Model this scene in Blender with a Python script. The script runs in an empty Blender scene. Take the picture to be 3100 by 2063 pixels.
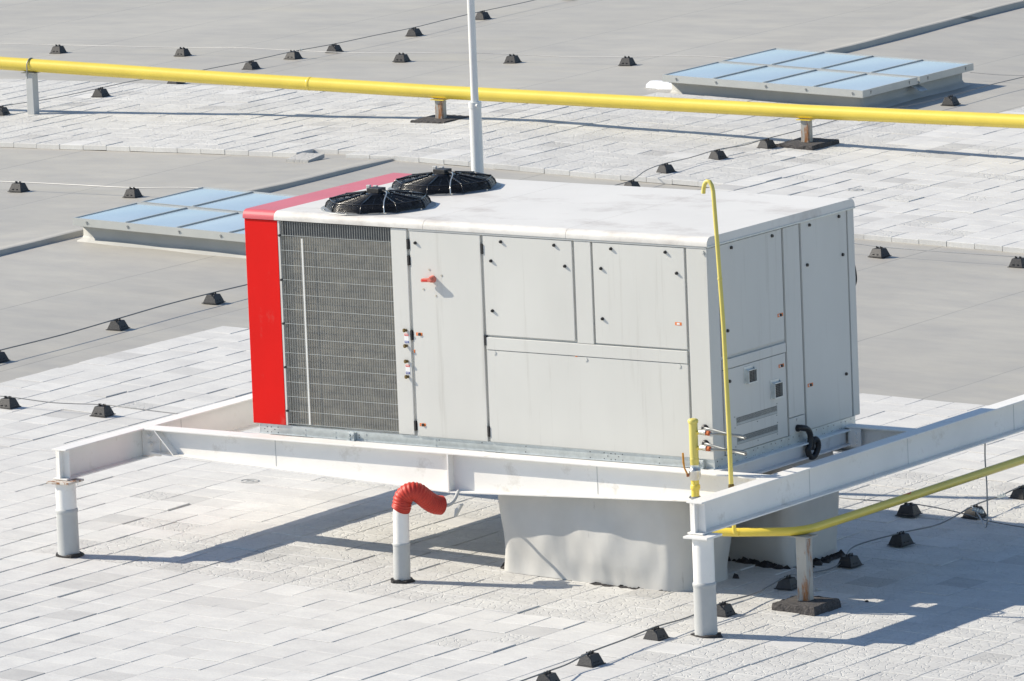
import bpy, math, random
from math import sin, cos, pi, radians, sqrt
from mathutils import Vector, Matrix
random.seed(7)
SC = bpy.context.scene
COL = SC.collection

# ------------------------------------------------------------------ camera
L, D, H, RT = 3.977, 1.941, 1.5025, 0.068          # rooftop unit: length, depth, casing height, roof thickness
CAM = Vector((33.985, -46.1768, 9.9253))
F_PX, PITCH, ROLL, YAW = 24231.1, 0.1625, -0.0398, -0.6013
fwd = Vector((sin(YAW)*cos(PITCH), cos(YAW)*cos(PITCH), -sin(PITCH)))
rgt = Vector((cos(YAW), -sin(YAW), 0))
upv = rgt.cross(fwd)
r2 = cos(ROLL)*rgt + sin(ROLL)*upv
u2 = -sin(ROLL)*rgt + cos(ROLL)*upv
cd = bpy.data.cameras.new("camera"); cam = bpy.data.objects.new("camera", cd); COL.objects.link(cam)
cam.matrix_world = Matrix(((r2.x, u2.x, -fwd.x, CAM.x), (r2.y, u2.y, -fwd.y, CAM.y), (r2.z, u2.z, -fwd.z, CAM.z), (0, 0, 0, 1)))
cd.sensor_width = 36; cd.sensor_fit = 'HORIZONTAL'; cd.lens = F_PX/3100*36
cd.clip_start = 1; cd.clip_end = 2000
SC.camera = cam

# ------------------------------------------------------------------ sky, sun, exposure
SUN_EL, SUN_AZ = radians(34.5), radians(20.5)      # light travels towards SUN_AZ (from +x, counter-clockwise)
w = bpy.data.worlds.new("World"); SC.world = w; w.use_nodes = True
nt = w.node_tree
sky = nt.nodes.new('ShaderNodeTexSky'); sky.sky_type = 'NISHITA'; sky.sun_disc = False
sky.sun_elevation = SUN_EL
sky.sun_rotation = math.atan2(-cos(SUN_AZ), -sin(SUN_AZ))
sky.altitude = 200; sky.air_density = 1.0; sky.dust_density = 0.3; sky.ozone_density = 2.6
bg = nt.nodes['Background']; bg.inputs['Strength'].default_value = 0.105
nt.links.new(sky.outputs[0], bg.inputs[0])
sd = bpy.data.lights.new("sun", 'SUN'); sd.energy = 4.8; sd.angle = radians(0.5); sd.color = (1, 0.91, 0.76)
so = bpy.data.objects.new("sun", sd); COL.objects.link(so)
so.rotation_euler = Vector((-cos(SUN_EL)*cos(SUN_AZ), -cos(SUN_EL)*sin(SUN_AZ), sin(SUN_EL))).to_track_quat('Z', 'Y').to_euler()
so.location = (-20, -10, 20)
SC.view_settings.view_transform = 'Standard'; SC.view_settings.look = 'None'
SC.view_settings.gamma = 1; SC.view_settings.exposure = 0.40
SC.cycles.max_bounces = 8; SC.cycles.diffuse_bounces = 4

# ------------------------------------------------------------------ materials
def nodes(name):
    m = bpy.data.materials.new(name); m.use_nodes = True
    t = m.node_tree; b = t.nodes['Principled BSDF']
    return m, t, b
def N(t, typ, **kw):
    n = t.nodes.new(typ)
    for k, v in kw.items():
        if k in n.inputs: n.inputs[k].default_value = v
        else: setattr(n, k, v)
    return n
def noise(t, scale, stretch=(1, 1, 1), detail=4, rough=0.55):
    tc = N(t, 'ShaderNodeTexCoord'); mp = N(t, 'ShaderNodeMapping'); mp.inputs['Scale'].default_value = stretch
    t.links.new(tc.outputs['Object'], mp.inputs[0])
    n = N(t, 'ShaderNodeTexNoise', Scale=scale, Detail=detail, Roughness=rough)
    t.links.new(mp.outputs[0], n.inputs['Vector'])
    return n
def ramp(t, src, stops):
    r = N(t, 'ShaderNodeValToRGB'); e = r.color_ramp.elements
    while len(e) < len(stops): e.new(0.5)
    for el, (p, c) in zip(e, stops): el.position = p; el.color = (*c, 1) if len(c) == 3 else c
    t.links.new(src, r.inputs[0]); return r
def mix(t, fac, a, b, mode='MIX'):
    m = N(t, 'ShaderNodeMix'); m.data_type = 'RGBA'; m.blend_type = mode
    for sock, v in ((m.inputs[0], fac), (m.inputs[6], a), (m.inputs[7], b)):
        if hasattr(v, 'links'): t.links.new(v, sock)
        elif isinstance(v, (int, float)): sock.default_value = v
        else: sock.default_value = (*v, 1)
    return m.outputs[2]
def simple(name, col, rough=0.5, metal=0.0, spec=0.5, var=0.08, scale=3, stretch=(1, 1, 1), bump=0.0, bscale=60, coat=0, dirt=None, dirt_pos=(0.58, 0.75)):
    m, t, b = nodes(name)
    n = noise(t, scale, stretch)
    lo = tuple(c*(1-var) for c in col); hi = tuple(min(1, c*(1+var)) for c in col)
    c = ramp(t, n.outputs[0], [(0.3, lo), (0.7, hi)]).outputs[0]
    if dirt:
        n2 = noise(t, dirt[1], dirt[2], detail=8, rough=0.7)
        f = ramp(t, n2.outputs[0], [(dirt_pos[0], (0, 0, 0)), (dirt_pos[1], (1, 1, 1))]).outputs[0]
        c = mix(t, f, c, dirt[0])
    t.links.new(c, b.inputs['Base Color'])
    b.inputs['Roughness'].default_value = rough; b.inputs['Metallic'].default_value = metal
    b.inputs['Specular IOR Level'].default_value = spec
    if coat: b.inputs['Coat Weight'].default_value = coat; b.inputs['Coat Roughness'].default_value = 0.15
    if bump:
        nb = noise(t, bscale, (1, 1, 1), detail=6)
        bp = N(t, 'ShaderNodeBump', Strength=bump, Distance=0.01)
        t.links.new(nb.outputs[0], bp.inputs['Height']); t.links.new(bp.outputs[0], b.inputs['Normal'])
    return m
M = {}
M['casing'] = simple('casing_paint', (0.61, 0.609, 0.583), 0.45, var=0.05, scale=1.4, stretch=(1, 1, 0.4), dirt=((0.40, 0.385, 0.35), 11, (1, 1, 0.045)), dirt_pos=(0.56, 0.88))
M['roofpaint'] = simple('roof_paint', (0.71, 0.695, 0.665), 0.48, spec=0.3, var=0.035, scale=1.5, dirt=((0.44, 0.40, 0.37), 1.6, (0.8, 1.3, 1)), dirt_pos=(0.52, 0.78))
M['red'] = simple('red_paint', (0.68, 0.006, 0.004), 0.5, spec=0.18, var=0.06, scale=2, dirt=((0.55, 0.12, 0.10), 6, (1, 1, 0.5)), dirt_pos=(0.58, 0.9))
M['redroof'] = simple('weathered_red_sky_sheen', (0.66, 0.12, 0.14), 0.45, var=0.06, coat=0.25, dirt=((0.62, 0.2, 0.24), 5, (1, 1, 1)))  # weathered red, with pinkish sky sheen also put into the base colour
M['galv'] = simple('galvanised', (0.60, 0.64, 0.65), 0.38, metal=0.55, var=0.10, scale=25)
M['galvdark'] = simple('dull_steel', (0.30, 0.31, 0.31), 0.45, metal=0.6, var=0.15, scale=20)
M['wire'] = simple('aluminium_wire', (0.38, 0.385, 0.39), 0.5, metal=0.6, var=0.05)
M['wiredark'] = simple('weathered_wire', (0.20, 0.205, 0.21), 0.5, metal=0.4, var=0.05)
M['black'] = simple('black_rubber', (0.018, 0.018, 0.02), 0.45, var=0.2, scale=20)
M['blackgloss'] = simple('black_enamel', (0.010, 0.010, 0.012), 0.22, var=0.1)
M['holder'] = simple('holder_plastic', (0.026, 0.026, 0.029), 0.55, var=0.25, scale=30, bump=0.2, bscale=90)
M['white'] = simple('white_steel_paint', (0.82, 0.805, 0.775), 0.45, var=0.05, scale=2.5, bump=0.08, bscale=30, dirt=((0.50, 0.46, 0.40), 5, (1, 1, 1)), dirt_pos=(0.57, 0.82))
M['rustedge'] = simple('rusty_white_edge', (0.60, 0.57, 0.52), 0.6, var=0.05, dirt=((0.25, 0.10, 0.03), 28, (1, 1, 1)), dirt_pos=(0.5, 0.58))
M['sleeve'] = simple('grey_sleeve', (0.46, 0.47, 0.47), 0.55, var=0.05, scale=6, bump=0.1)
M['mast'] = simple('pale_mast_paint', (0.70, 0.71, 0.70), 0.35, var=0.05, scale=4, dirt=((0.3, 0.29, 0.28), 30, (1, 1, 0.3)), dirt_pos=(0.68, 0.74))
M['yellow'] = simple('yellow_gas_paint', (0.80, 0.61, 0.07), 0.38, coat=0.6, var=0.05, scale=4, bump=0.05, bscale=50, dirt=((0.35, 0.22, 0.05), 22, (1, 1, 1)), dirt_pos=(0.74, 0.8))
M['yellow2'] = simple('faded_yellow_paint', (0.66, 0.56, 0.14), 0.42, var=0.10, scale=3, bump=0.08, bscale=40, dirt=((0.40, 0.24, 0.10), 15, (1, 1, 1)), dirt_pos=(0.66, 0.78))
M['rustpost'] = simple('rust_streaked_post', (0.42, 0.41, 0.38), 0.55, var=0.08, scale=6, dirt=((0.30, 0.12, 0.035), 12, (1, 1, 0.22)), dirt_pos=(0.50, 0.60))
M['rust'] = simple('rusty_metal', (0.30, 0.12, 0.05), 0.7, var=0.3, scale=40)
M['copper'] = simple('copper_nut', (0.50, 0.14, 0.05), 0.35, metal=0.5, var=0.2, scale=30)
M['brass'] = simple('dark_brass', (0.13, 0.09, 0.03), 0.4, metal=0.6)
M['steel'] = simple('bright_steel', (0.70, 0.68, 0.63), 0.28, metal=0.85, var=0.08, scale=40)
M['pad'] = simple('dark_rough_pad', (0.065, 0.06, 0.06), 0.9, var=0.4, scale=40, bump=1.0, bscale=70, dirt=((0.2, 0.19, 0.18), 30, (1, 1, 1)), dirt_pos=(0.6, 0.75))
M['bitumen'] = simple('black_bitumen', (0.028, 0.026, 0.027), 0.7, var=0.4, scale=30, bump=0.8, bscale=50)
M['orange'] = simple('orange_sticker', (0.75, 0.20, 0.04), 0.5)
M['lever'] = simple('orange_lever', (0.55, 0.24, 0.02), 0.4)
M['stwhite'] = simple('white_sticker', (0.8, 0.8, 0.8), 0.5)
M['stred'] = simple('red_sticker', (0.62, 0.03, 0.02), 0.5)
M['stblue'] = simple('blue_sticker', (0.03, 0.06, 0.30), 0.5)
M['pink'] = simple('faded_red_handle', (0.62, 0.17, 0.13), 0.4, var=0.1)
M['hosered'] = simple('red_hose_rubber', (0.50, 0.032, 0.016), 0.5, var=0.12, scale=8)
M['frame'] = simple('skylight_aluminium', (0.52, 0.53, 0.51), 0.4, metal=0.2, var=0.05, scale=4)
M['curb'] = simple('membrane_upstand', (0.42, 0.42, 0.40), 0.6, var=0.08, scale=3, bump=0.3, bscale=4)
M['plastic'] = simple('white_plastic', (0.8, 0.82, 0.84), 0.35)

def mat_duct():
    m, t, b = nodes('grey_wrap_membrane')
    n = noise(t, 2.0); c = ramp(t, n.outputs[0], [(0.3, (0.47, 0.465, 0.45)), (0.7, (0.56, 0.555, 0.54))]).outputs[0]
    n2 = noise(t, 26, (1, 1, 0.06), detail=8, rough=0.7)
    f = ramp(t, n2.outputs[0], [(0.64, (0, 0, 0)), (0.74, (1, 1, 1))]).outputs[0]
    n3 = noise(t, 1.6, (1, 1, 0.2)); f3 = ramp(t, n3.outputs[0], [(0.42, (0, 0, 0)), (0.6, (0.8, 0.8, 0.8))]).outputs[0]
    ff = mix(t, 1.0, f, f3, 'MULTIPLY')
    c = mix(t, ff, c, (0.22, 0.21, 0.20))
    t.links.new(c, b.inputs['Base Color']); b.inputs['Roughness'].default_value = 0.5
    nb = noise(t, 2.2, (1, 1, 0.5), detail=2); bp = N(t, 'ShaderNodeBump', Strength=0.7, Distance=0.12)
    t.links.new(nb.outputs[0], bp.inputs['Height']); t.links.new(bp.outputs[0], b.inputs['Normal'])
    return m
M['duct'] = mat_duct()

def mat_pane():
    m, t, b = nodes('opal_blue_polycarbonate')
    n = noise(t, 1.1); c = ramp(t, n.outputs[0], [(0.3, (0.42, 0.53, 0.61)), (0.7, (0.52, 0.61, 0.67))]).outputs[0]
    t.links.new(c, b.inputs['Base Color']); b.inputs['Roughness'].default_value = 0.22
    b.inputs['Coat Weight'].default_value = 0.4; b.inputs['Coat Roughness'].default_value = 0.08
    return m
M['pane'] = mat_pane()

def mat_coil():
    m, t, b = nodes('coil_fins')
    tc = N(t, 'ShaderNodeTexCoord')
    wv = N(t, 'ShaderNodeTexWave', Scale=34.0, Distortion=0.0); wv.bands_direction = 'Z'
    wv.inputs['Detail'].default_value = 1
    t.links.new(tc.outputs['Object'], wv.inputs['Vector'])
    c1 = ramp(t, wv.outputs[0], [(0.2, (0.27, 0.26, 0.235)), (0.8, (0.36, 0.345, 0.31))]).outputs[0]
    n = noise(t, 9, (1, 1, 2)); f = ramp(t, n.outputs[0], [(0.35, (0.75, 0.75, 0.75)), (0.7, (1.15, 1.12, 1.05))]).outputs[0]
    c = mix(t, 1.0, c1, f, 'MULTIPLY')
    t.links.new(c, b.inputs['Base Color']); b.inputs['Roughness'].default_value = 0.5
    b.inputs['Metallic'].default_value = 0.2
    return m
M['coil'] = mat_coil()
M['header'] = simple('painted_shade_grey', (0.09, 0.095, 0.10), 0.5)  # dark grey with recess shade painted in; bolt holes use it too

def mat_membrane():
    m, t, b = nodes('grey_roof_membrane')
    n1 = noise(t, 0.35, (1, 0.45, 1), detail=6); n2 = noise(t, 2.4, (0.5, 1.2, 1), detail=8, rough=0.65)
    c1 = ramp(t, n1.outputs[0], [(0.3, (0.395, 0.380, 0.348)), (0.7, (0.465, 0.447, 0.405))]).outputs[0]
    f2 = ramp(t, n2.outputs[0], [(0.35, (0.90, 0.90, 0.91)), (0.7, (1.08, 1.07, 1.04))]).outputs[0]
    c = mix(t, 1.0, c1, f2, 'MULTIPLY')
    tc = N(t, 'ShaderNodeTexCoord'); sx = N(t, 'ShaderNodeSeparateXYZ'); t.links.new(tc.outputs['Object'], sx.inputs[0])
    nw = noise(t, 0.6, detail=2)
    def mth(op, a, bb):
        q = N(t, 'ShaderNodeMath'); q.operation = op
        for s, v in ((q.inputs[0], a), (q.inputs[1], bb)):
            if hasattr(v, 'links'): t.links.new(v, s)
            else: s.default_value = v
        return q.outputs[0]
    wob = mth('MULTIPLY', nw.outputs[0], 0.05)
    xx = mth('ADD', sx.outputs[0], wob)
    fr = mth('FRACT', mth('DIVIDE', mth('ADD', xx, 100.0-0.58-0.05+0.2), 1.8), 0)      # lap seams every 1.8 m
    seam = mth('LESS_THAN', fr, 0.0055)
    lap = mth('LESS_THAN', fr, 0.045)
    n4 = noise(t, 1.4, (1, 0.3, 1))
    sv = mth('MULTIPLY', seam, ramp(t, n4.outputs[0], [(0.3, (0.35, 0.35, 0.35)), (0.6, (0.8, 0.8, 0.8))]).outputs[0])
    c = mix(t, mth('MULTIPLY', lap, 0.22), c, (0.42, 0.41, 0.38))
    c = mix(t, sv, c, (0.13, 0.13, 0.125))
    n5 = noise(t, 0.8, (0.3, 1, 1), detail=5)
    f5 = ramp(t, n5.outputs[0], [(0.6, (0, 0, 0)), (0.78, (0.35, 0.35, 0.35))]).outputs[0]
    c = mix(t, f5, c, (0.46, 0.42, 0.32))
    n6 = noise(t, 7, (0.35, 1.6, 1), detail=9, rough=0.75)
    c = mix(t, ramp(t, n6.outputs[0], [(0.60, (0, 0, 0)), (0.72, (0.4, 0.4, 0.4))]).outputs[0], c, (0.30, 0.29, 0.28))
    n7 = noise(t, 40, detail=2); c = mix(t, ramp(t, n7.outputs[0], [(0.76, (0, 0, 0)), (0.80, (0.8, 0.8, 0.8))]).outputs[0], c, (0.16, 0.15, 0.14))
    t.links.new(c, b.inputs['Base Color']); b.inputs['Roughness'].default_value = 0.55
    nb = noise(t, 0.9, (0.6, 1.2, 1), detail=5); bp = N(t, 'ShaderNodeBump', Strength=0.28, Distance=0.05)
    t.links.new(nb.outputs[0], bp.inputs['Height']); t.links.new(bp.outputs[0], b.inputs['Normal'])
    return m
M['membrane'] = mat_membrane()

def mat_tile(pattern):
    m, t, b = nodes('patterned_concrete_slab' if pattern else 'smooth_concrete_slab')
    at = N(t, 'ShaderNodeAttribute'); at.attribute_name = 'tone'
    c = ramp(t, at.outputs['Fac'], [(0.0, (0.50, 0.495, 0.485)), (0.25, (0.60, 0.594, 0.58)), (1.0, (0.665, 0.66, 0.645))]).outputs[0]
    n = noise(t, 3.0, (1, 1.6, 1), detail=7, rough=0.65)
    f = ramp(t, n.outputs[0], [(0.32, (0.90, 0.90, 0.905)), (0.62, (1.03, 1.03, 1.02))]).outputs[0]
    c = mix(t, 1.0, c, f, 'MULTIPLY')
    n3 = noise(t, 60, detail=3); f3 = ramp(t, n3.outputs[0], [(0.35, (0.95, 0.95, 0.95)), (0.65, (1.03, 1.03, 1.03))]).outputs[0]
    c = mix(t, 1.0, c, f3, 'MULTIPLY')
    nb = noise(t, 35, detail=4)
    b.inputs['Roughness'].default_value = 0.8
    if pattern:
        tc = N(t, 'ShaderNodeTexCoord')
        nd = noise(t, 16, detail=1)
        va = N(t, 'ShaderNodeVectorMath'); va.operation = 'MULTIPLY_ADD'
        va.inputs[1].default_value = (0.06, 0.06, 0)
        t.links.new(nd.outputs[1], va.inputs[0]); t.links.new(tc.outputs['Object'], va.inputs[2])
        fl = N(t, 'ShaderNodeMapping'); fl.inputs['Scale'].default_value = (1, 1, 0.0)
        t.links.new(va.outputs[0], fl.inputs[0])
        vo = N(t, 'ShaderNodeTexVoronoi', Scale=14.0); vo.feature = 'DISTANCE_TO_EDGE'
        t.links.new(fl.outputs[0], vo.inputs['Vector'])
        hgt = ramp(t, vo.outputs['Distance'], [(0.0, (0, 0, 0)), (0.07, (1, 1, 1))])
        bp = N(t, 'ShaderNodeBump', Strength=0.5, Distance=0.007)
        t.links.new(hgt.outputs[0], bp.inputs['Height'])
        bp2 = N(t, 'ShaderNodeBump', Strength=0.25, Distance=0.004)
        t.links.new(nb.outputs[0], bp2.inputs['Height']); t.links.new(bp.outputs[0], bp2.inputs['Normal'])
        t.links.new(bp2.outputs[0], b.inputs['Normal'])
        c = mix(t, 1.0, c, ramp(t, vo.outputs['Distance'], [(0.0, (0.85, 0.85, 0.84)), (0.04, (0.93, 0.93, 0.925))]).outputs[0], 'MULTIPLY')
    else:
        bp = N(t, 'ShaderNodeBump', Strength=0.15, Distance=0.004)
        t.links.new(nb.outputs[0], bp.inputs['Height']); t.links.new(bp.outputs[0], b.inputs['Normal'])
    t.links.new(c, b.inputs['Base Color'])
    return m
M['tile'] = mat_tile(False); M['tilepat'] = mat_tile(True)

# ------------------------------------------------------------------ mesh helpers
class MB:
    def __init__(s): s.v = []; s.f = []; s.sm = []; s.mi = []; s.cur = 0
    def add(s, vs, fs, smooth=False):
        o = len(s.v); s.v += [Vector(v) for v in vs]
        for f in fs: s.f.append([o+i for i in f]); s.sm.append(smooth); s.mi.append(s.cur)
        return s
    def box(s, x0, x1, y0, y1, z0, z1):
        vs = [(x, y, z) for z in (z0, z1) for y in (y0, y1) for x in (x0, x1)]
        return s.add(vs, [(0, 2, 3, 1), (4, 5, 7, 6), (0, 1, 5, 4), (2, 6, 7, 3), (0, 4, 6, 2), (1, 3, 7, 5)])
    def prism(s, poly, axis, a, b):
        # poly: list of 2D points, extruded along axis (0,1,2) from a to b
        def P(q, t):
            if axis == 0: return (t, q[0], q[1])
            if axis == 1: return (q[0], t, q[1])
            return (q[0], q[1], t)
        n = len(poly); vs = [P(q, a) for q in poly] + [P(q, b) for q in poly]
        fs = [list(range(n))[::-1], list(range(n, 2*n))] + [[i, (i+1) % n, n+(i+1) % n, n+i] for i in range(n)]
        return s.add(vs, fs)
    def tube(s, pts, r, seg=12, cap=True, closed=False, sm=True):
        pts = [Vector(p) for p in pts]; n = len(pts)
        rs = r if isinstance(r, (list, tuple)) else [r]*n
        rings = []; nrm = None
        for i in range(n):
            if closed: d = (pts[(i+1) % n]-pts[i-1]).normalized()
            else:
                d = (pts[min(i+1, n-1)]-pts[max(i-1, 0)])
                d = d.normalized() if d.length > 1e-9 else Vector((0, 0, 1))
            if nrm is None:
                nrm = d.cross(Vector((0, 0, 1)))
                if nrm.length < 1e-3: nrm = d.cross(Vector((0, 1, 0)))
                nrm.normalize()
            else:
                nrm = (nrm-d*nrm.dot(d)); nrm.normalize()
            bn = d.cross(nrm)
            rings.append([pts[i]+rs[i]*(cos(2*pi*k/seg)*nrm+sin(2*pi*k/seg)*bn) for k in range(seg)])
        vs = [v for R in rings for v in R]; fs = []
        for i in range(n if closed else n-1):
            j = (i+1) % n
            for k in range(seg):
                k2 = (k+1) % seg; fs.append([i*seg+k, i*seg+k2, j*seg+k2, j*seg+k])
        s.add(vs, fs, sm)
        if cap and not closed:
            s.add(rings[0], [list(range(seg))[::-1]]); s.add(rings[-1], [list(range(seg))])
        return s
    def cyl(s, a, b, r, seg=16, r2=None):
        return s.tube([a, b], [r, r2 if r2 is not None else r], seg)
    def lathe(s, prof, c=(0, 0, 0), seg=48, sm=True):
        vs = [(c[0]+r*cos(2*pi*k/seg), c[1]+r*sin(2*pi*k/seg), c[2]+z) for r, z in prof for k in range(seg)]
        fs = [[i*seg+k, i*seg+(k+1) % seg, (i+1)*seg+(k+1) % seg, (i+1)*seg+k] for i in range(len(prof)-1) for k in range(seg)]
        return s.add(vs, fs, sm)
    def build(s, name, mats, parent=None, org=None, bevel=0):
        if not isinstance(mats, (list, tuple)): mats = [mats]
        if org is None: org = Vector(parent['_org']) if (parent is not None and '_org' in parent) else Vector((0, 0, 0))
        org = Vector(org)
        me = bpy.data.meshes.new(name)
        me.from_pydata([v-org for v in s.v], [], s.f)
        me.polygons.foreach_set('use_smooth', s.sm); me.polygons.foreach_set('material_index', s.mi)
        for m in mats: me.materials.append(m if not isinstance(m, str) else M[m])
        me.update()
        o = bpy.data.objects.new(name, me); COL.objects.link(o)
        if parent is not None: o.parent = parent; o['_org'] = list(org)
        else: o.location = org; o['_org'] = list(org)
        if bevel:
            bv = o.modifiers.new('bevel', 'BEVEL'); bv.width = bevel; bv.segments = 2; bv.limit_method = 'ANGLE'; bv.angle_limit = radians(40)
        return o
def tag(o, label=None, cat=None, group=None, kind=None):
    if label: o['label'] = label
    if cat: o['category'] = cat
    if group: o['group'] = group
    if kind: o['kind'] = kind
    return o
def thing(name, loc, label, cat, group=None):
    o = bpy.data.objects.new(name, None); COL.objects.link(o); o.location = loc; o['_org'] = list(loc)
    o.empty_display_size = 0.1
    return tag(o, label, cat, group)
def smooth_path(pts, n=6):
    P = [Vector(p) for p in pts]; out = []
    for i in range(len(P)-1):
        p0 = P[max(i-1, 0)]; p1 = P[i]; p2 = P[i+1]; p3 = P[min(i+2, len(P)-1)]
        for k in range(n):
            t = k/n
            out.append(0.5*((2*p1)+(p2-p0)*t+(2*p0-5*p1+4*p2-p3)*t*t+(3*p1-p0-3*p2+p3)*t**3))
    out.append(P[-1]); return out
def copy_tree(o, parent=None):
    c = o.copy(); COL.objects.link(c); c.parent = parent
    for ch in list(o.children): copy_tree(ch, c)
    return c

# ------------------------------------------------------------------ the roof surface
GA, GB, XR, GK = -0.863, -0.0277, -9.5, 0.02
def gz(x, y=0):
    if x >= XR: return GA+GB*x
    return GA+GB*XR+GK*(x-XR)
MEM = -0.042                                             # the membrane lies this far below the slab tops
mb = MB()
def wav(x, y): return 0.0
xs = [-70, -40]+[-30+i*0.5 for i in range(82)]+[14, 30, 60]
xs = sorted(set([x for x in xs]+[XR]))
ys = [-60, -30]+[-12+i*0.5 for i in range(100)]+[45, 70, 120]
def und(x, y): return 0.006*sin(x*0.9+1.3)*sin(y*0.55)+0.004*sin(x*2.1+y*1.3) if (-30 < x < 12 and -12 < y < 38) else 0
vs = [(x, y, gz(x)+MEM-0.006+und(x, y)*0.5) for y in ys for x in xs]; nx = len(xs)
fs = [[j*nx+i, j*nx+i+1, (j+1)*nx+i+1, (j+1)*nx+i] for j in range(len(ys)-1) for i in range(nx-1)]
mb.add(vs, fs, True)
tag(mb.build('roof_membrane', 'membrane'), kind='structure')

# ridge fold along x = -9.5: a low welt whose far side falls gently away
def ridge(name, y0, y1, h0, h1, extra=0.0):
    n = max(2, int((y1-y0)/0.35)); m = MB(); vs = []; fs = []
    for i in range(n+1):
        t = i/n; y = y0+(y1-y0)*t; q = min(1, max(0, (y-y0)/.6)) if y0 > 11 else 1; h = h0+(h1-h0)*t+0.004*sin(y*3.1); x = XR+0.02*sin(y*1.1)+extra*t
        z = gz(XR)+MEM-0.012
        h *= q; vs += [(x-0.75, y, z-0.006), (x-0.22, y, z+h*0.42), (x-0.02, y, z+h+0.004), (x+0.01, y, z+h), (x+0.022, y, z)]
    for i in range(n):
        for k in range(4): fs.append([i*5+k, i*5+k+1, i*5+k+6, i*5+k+5])
    m.add(vs, [f[::-1] for f in fs], False)
    return tag(m.build(name, 'membrane'), kind='structure')
ridge('membrane_ridge_fold', 4.5, 10.6, 0.056, 0.050)
ridge('membrane_ridge_fold', 12.15, 15.35, 0.056, 0.022)
ridge('membrane_ridge_fold', 22.2, 34.0, 0.056, 0.062, -0.3)

# ------------------------------------------------------------------ paving slabs
P = 0.2857
def paving(name, cells, x_of, y_of, patt, seed, undo=1.0):
    rnd = random.Random(seed); v = []; f = []; mi = []; tone = []
    for (i, j) in cells:
        x0 = x_of(i); y0 = y_of(j); cx, cy = x0+P/2+rnd.uniform(-.0013, .0013), y0+P/2+rnd.uniform(-.001, .001)
        hx = P/2-rnd.uniform(.0016, .0042); hy = P/2-rnd.uniform(.0014, .0026)
        a = rnd.gauss(0, .004); dz = rnd.gauss(0, .0013)+und(cx, cy); tx = rnd.gauss(0, .005); ty = rnd.gauss(0, .005)
        if rnd.random() < .05: dz += rnd.uniform(-.003, .007); tx += rnd.uniform(-.02, .03)
        pt = patt(cx, cy, rnd); o = len(v); ca, sa = cos(a), sin(a)
        if pt and rnd.random() < .03: pt = False
        pts = []
        for (sx, sy) in ((-1, -1), (1, -1), (1, 1), (-1, 1)):
            lx, ly = sx*hx, sy*hy; X = cx+lx*ca-ly*sa; Y = cy+lx*sa+ly*ca
            pts.append((X, Y, gz(X)+dz+tx*lx+ty*ly))
        ch = 0.003
        # bottom ring, shoulder ring, top ring
        for (X, Y, Z) in pts: v.append((X, Y, Z-0.047))
        for (X, Y, Z) in pts: v.append((X, Y, Z-ch))
        for (X, Y, Z) in pts: v.append((X+(cx-X)*ch/hx, Y+(cy-Y)*ch/hy, Z))
        t = min(1, max(0, rnd.gauss(.6, .22)+(-.25 if rnd.random() < .08 else 0)))
        for r in (0, 4):
            for k in range(4): f.append((o+r+k, o+r+(k+1) % 4, o+r+4+(k+1) % 4, o+r+4+k))
        f.append((o+8, o+9, o+10, o+11))
        mi += [0]*8+[1 if pt else 0]; tone += [t]*9
    me = bpy.data.meshes.new(name); me.from_pydata(v, [], f)
    me.materials.append(M['tile']); me.materials.append(M['tilepat']); me.polygons.foreach_set('material_index', mi)
    at = me.attributes.new('tone', 'FLOAT', 'FACE'); at.data.foreach_set('value', tone); me.update()
    o = bpy.data.objects.new(name, me); COL.objects.link(o); return tag(o, kind='structure')
def near_pat(x, y, rnd):
    if y > 4.45: return False
    if x > 2.6: lo = -1.15 if x < 4.45 else (-2.0 if x < 4.9 else -9)
    elif x > -1.1: lo = -1.3
    else: return rnd.random() < .02
    if x < 2.6:
        hi = -0.75+1.25*max(0, (x+1.1)) if x < 0 else 4.45
        if x > -0.9 and x < 0.2 and 1.9 < y < 2.2: return True
        if y > hi: return rnd.random() < .06
    return y > lo or rnd.random() < .01
skip = set()
def hole(x, y):
    return (2.32 < x < 3.62 and 0.1 < y < 0.55) or (2.5 < x < 3.8 and 1.2 < y < 1.65)
cells = [(i, j) for i in range(0, 54) for j in range(0, 58) if not hole(-5.5+(i+.5)*P, 7.1-(j+.5)*P)]
paving('paving', cells, lambda i: -5.5+i*P, lambda j: 7.1-(j+1)*P, near_pat, 3)
allpat = lambda x, y, r: r.random() > .02
def strip_cells():
    out = []
    for i in range(-52, 0):
        x = -5.79+(i+.5)*P
        for j in range(0, 16):
            if x < XR and j == 15: continue
            if j == 0 and (x > -8.2 and x < -6.5) : pass
            if j == 0 and i in (-17, -16): continue
            out.append((i, j))
    return out
paving('paving', strip_cells(), lambda i: -5.79+i*P, lambda j: 15.36+j*P, allpat, 5)
paving('paving', [(i, j) for i in range(0, 34) for j in range(0, 56)], lambda i: -5.79+i*P, lambda j: 13.64+j*P,
       lambda x, y, r: (x < -5.0 and r.random() < .05) or r.random() < .035, 9)

# ------------------------------------------------------------------ the rooftop unit
U = thing('rooftop_unit', (0, 0, -0.073), 'large light grey rooftop unit with a red corner and two black fans on top', 'air handling unit')
m = MB(); m.box(0.012, L-0.018, 0.055, D-0.006, 0, H-0.002); m.box(1.30, L-0.018, 0.018, 0.055, 0, H-0.002)
m.build('casing', 'casing', U)
m = MB(); m.prism([(0, 0), (0.293, 0), (0.293, 0.05), (0.06, 0.05), (0.06, 0.30), (0, 0.30)], 2, 0.002, 1.503)
m.build('corner_panel', 'red', U, bevel=0.004)
m = MB(); m.box(0.293, 0.309, 0.002, 0.05, 0.004, 1.50); m.build('edge_strip', 'casing', U)
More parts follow.
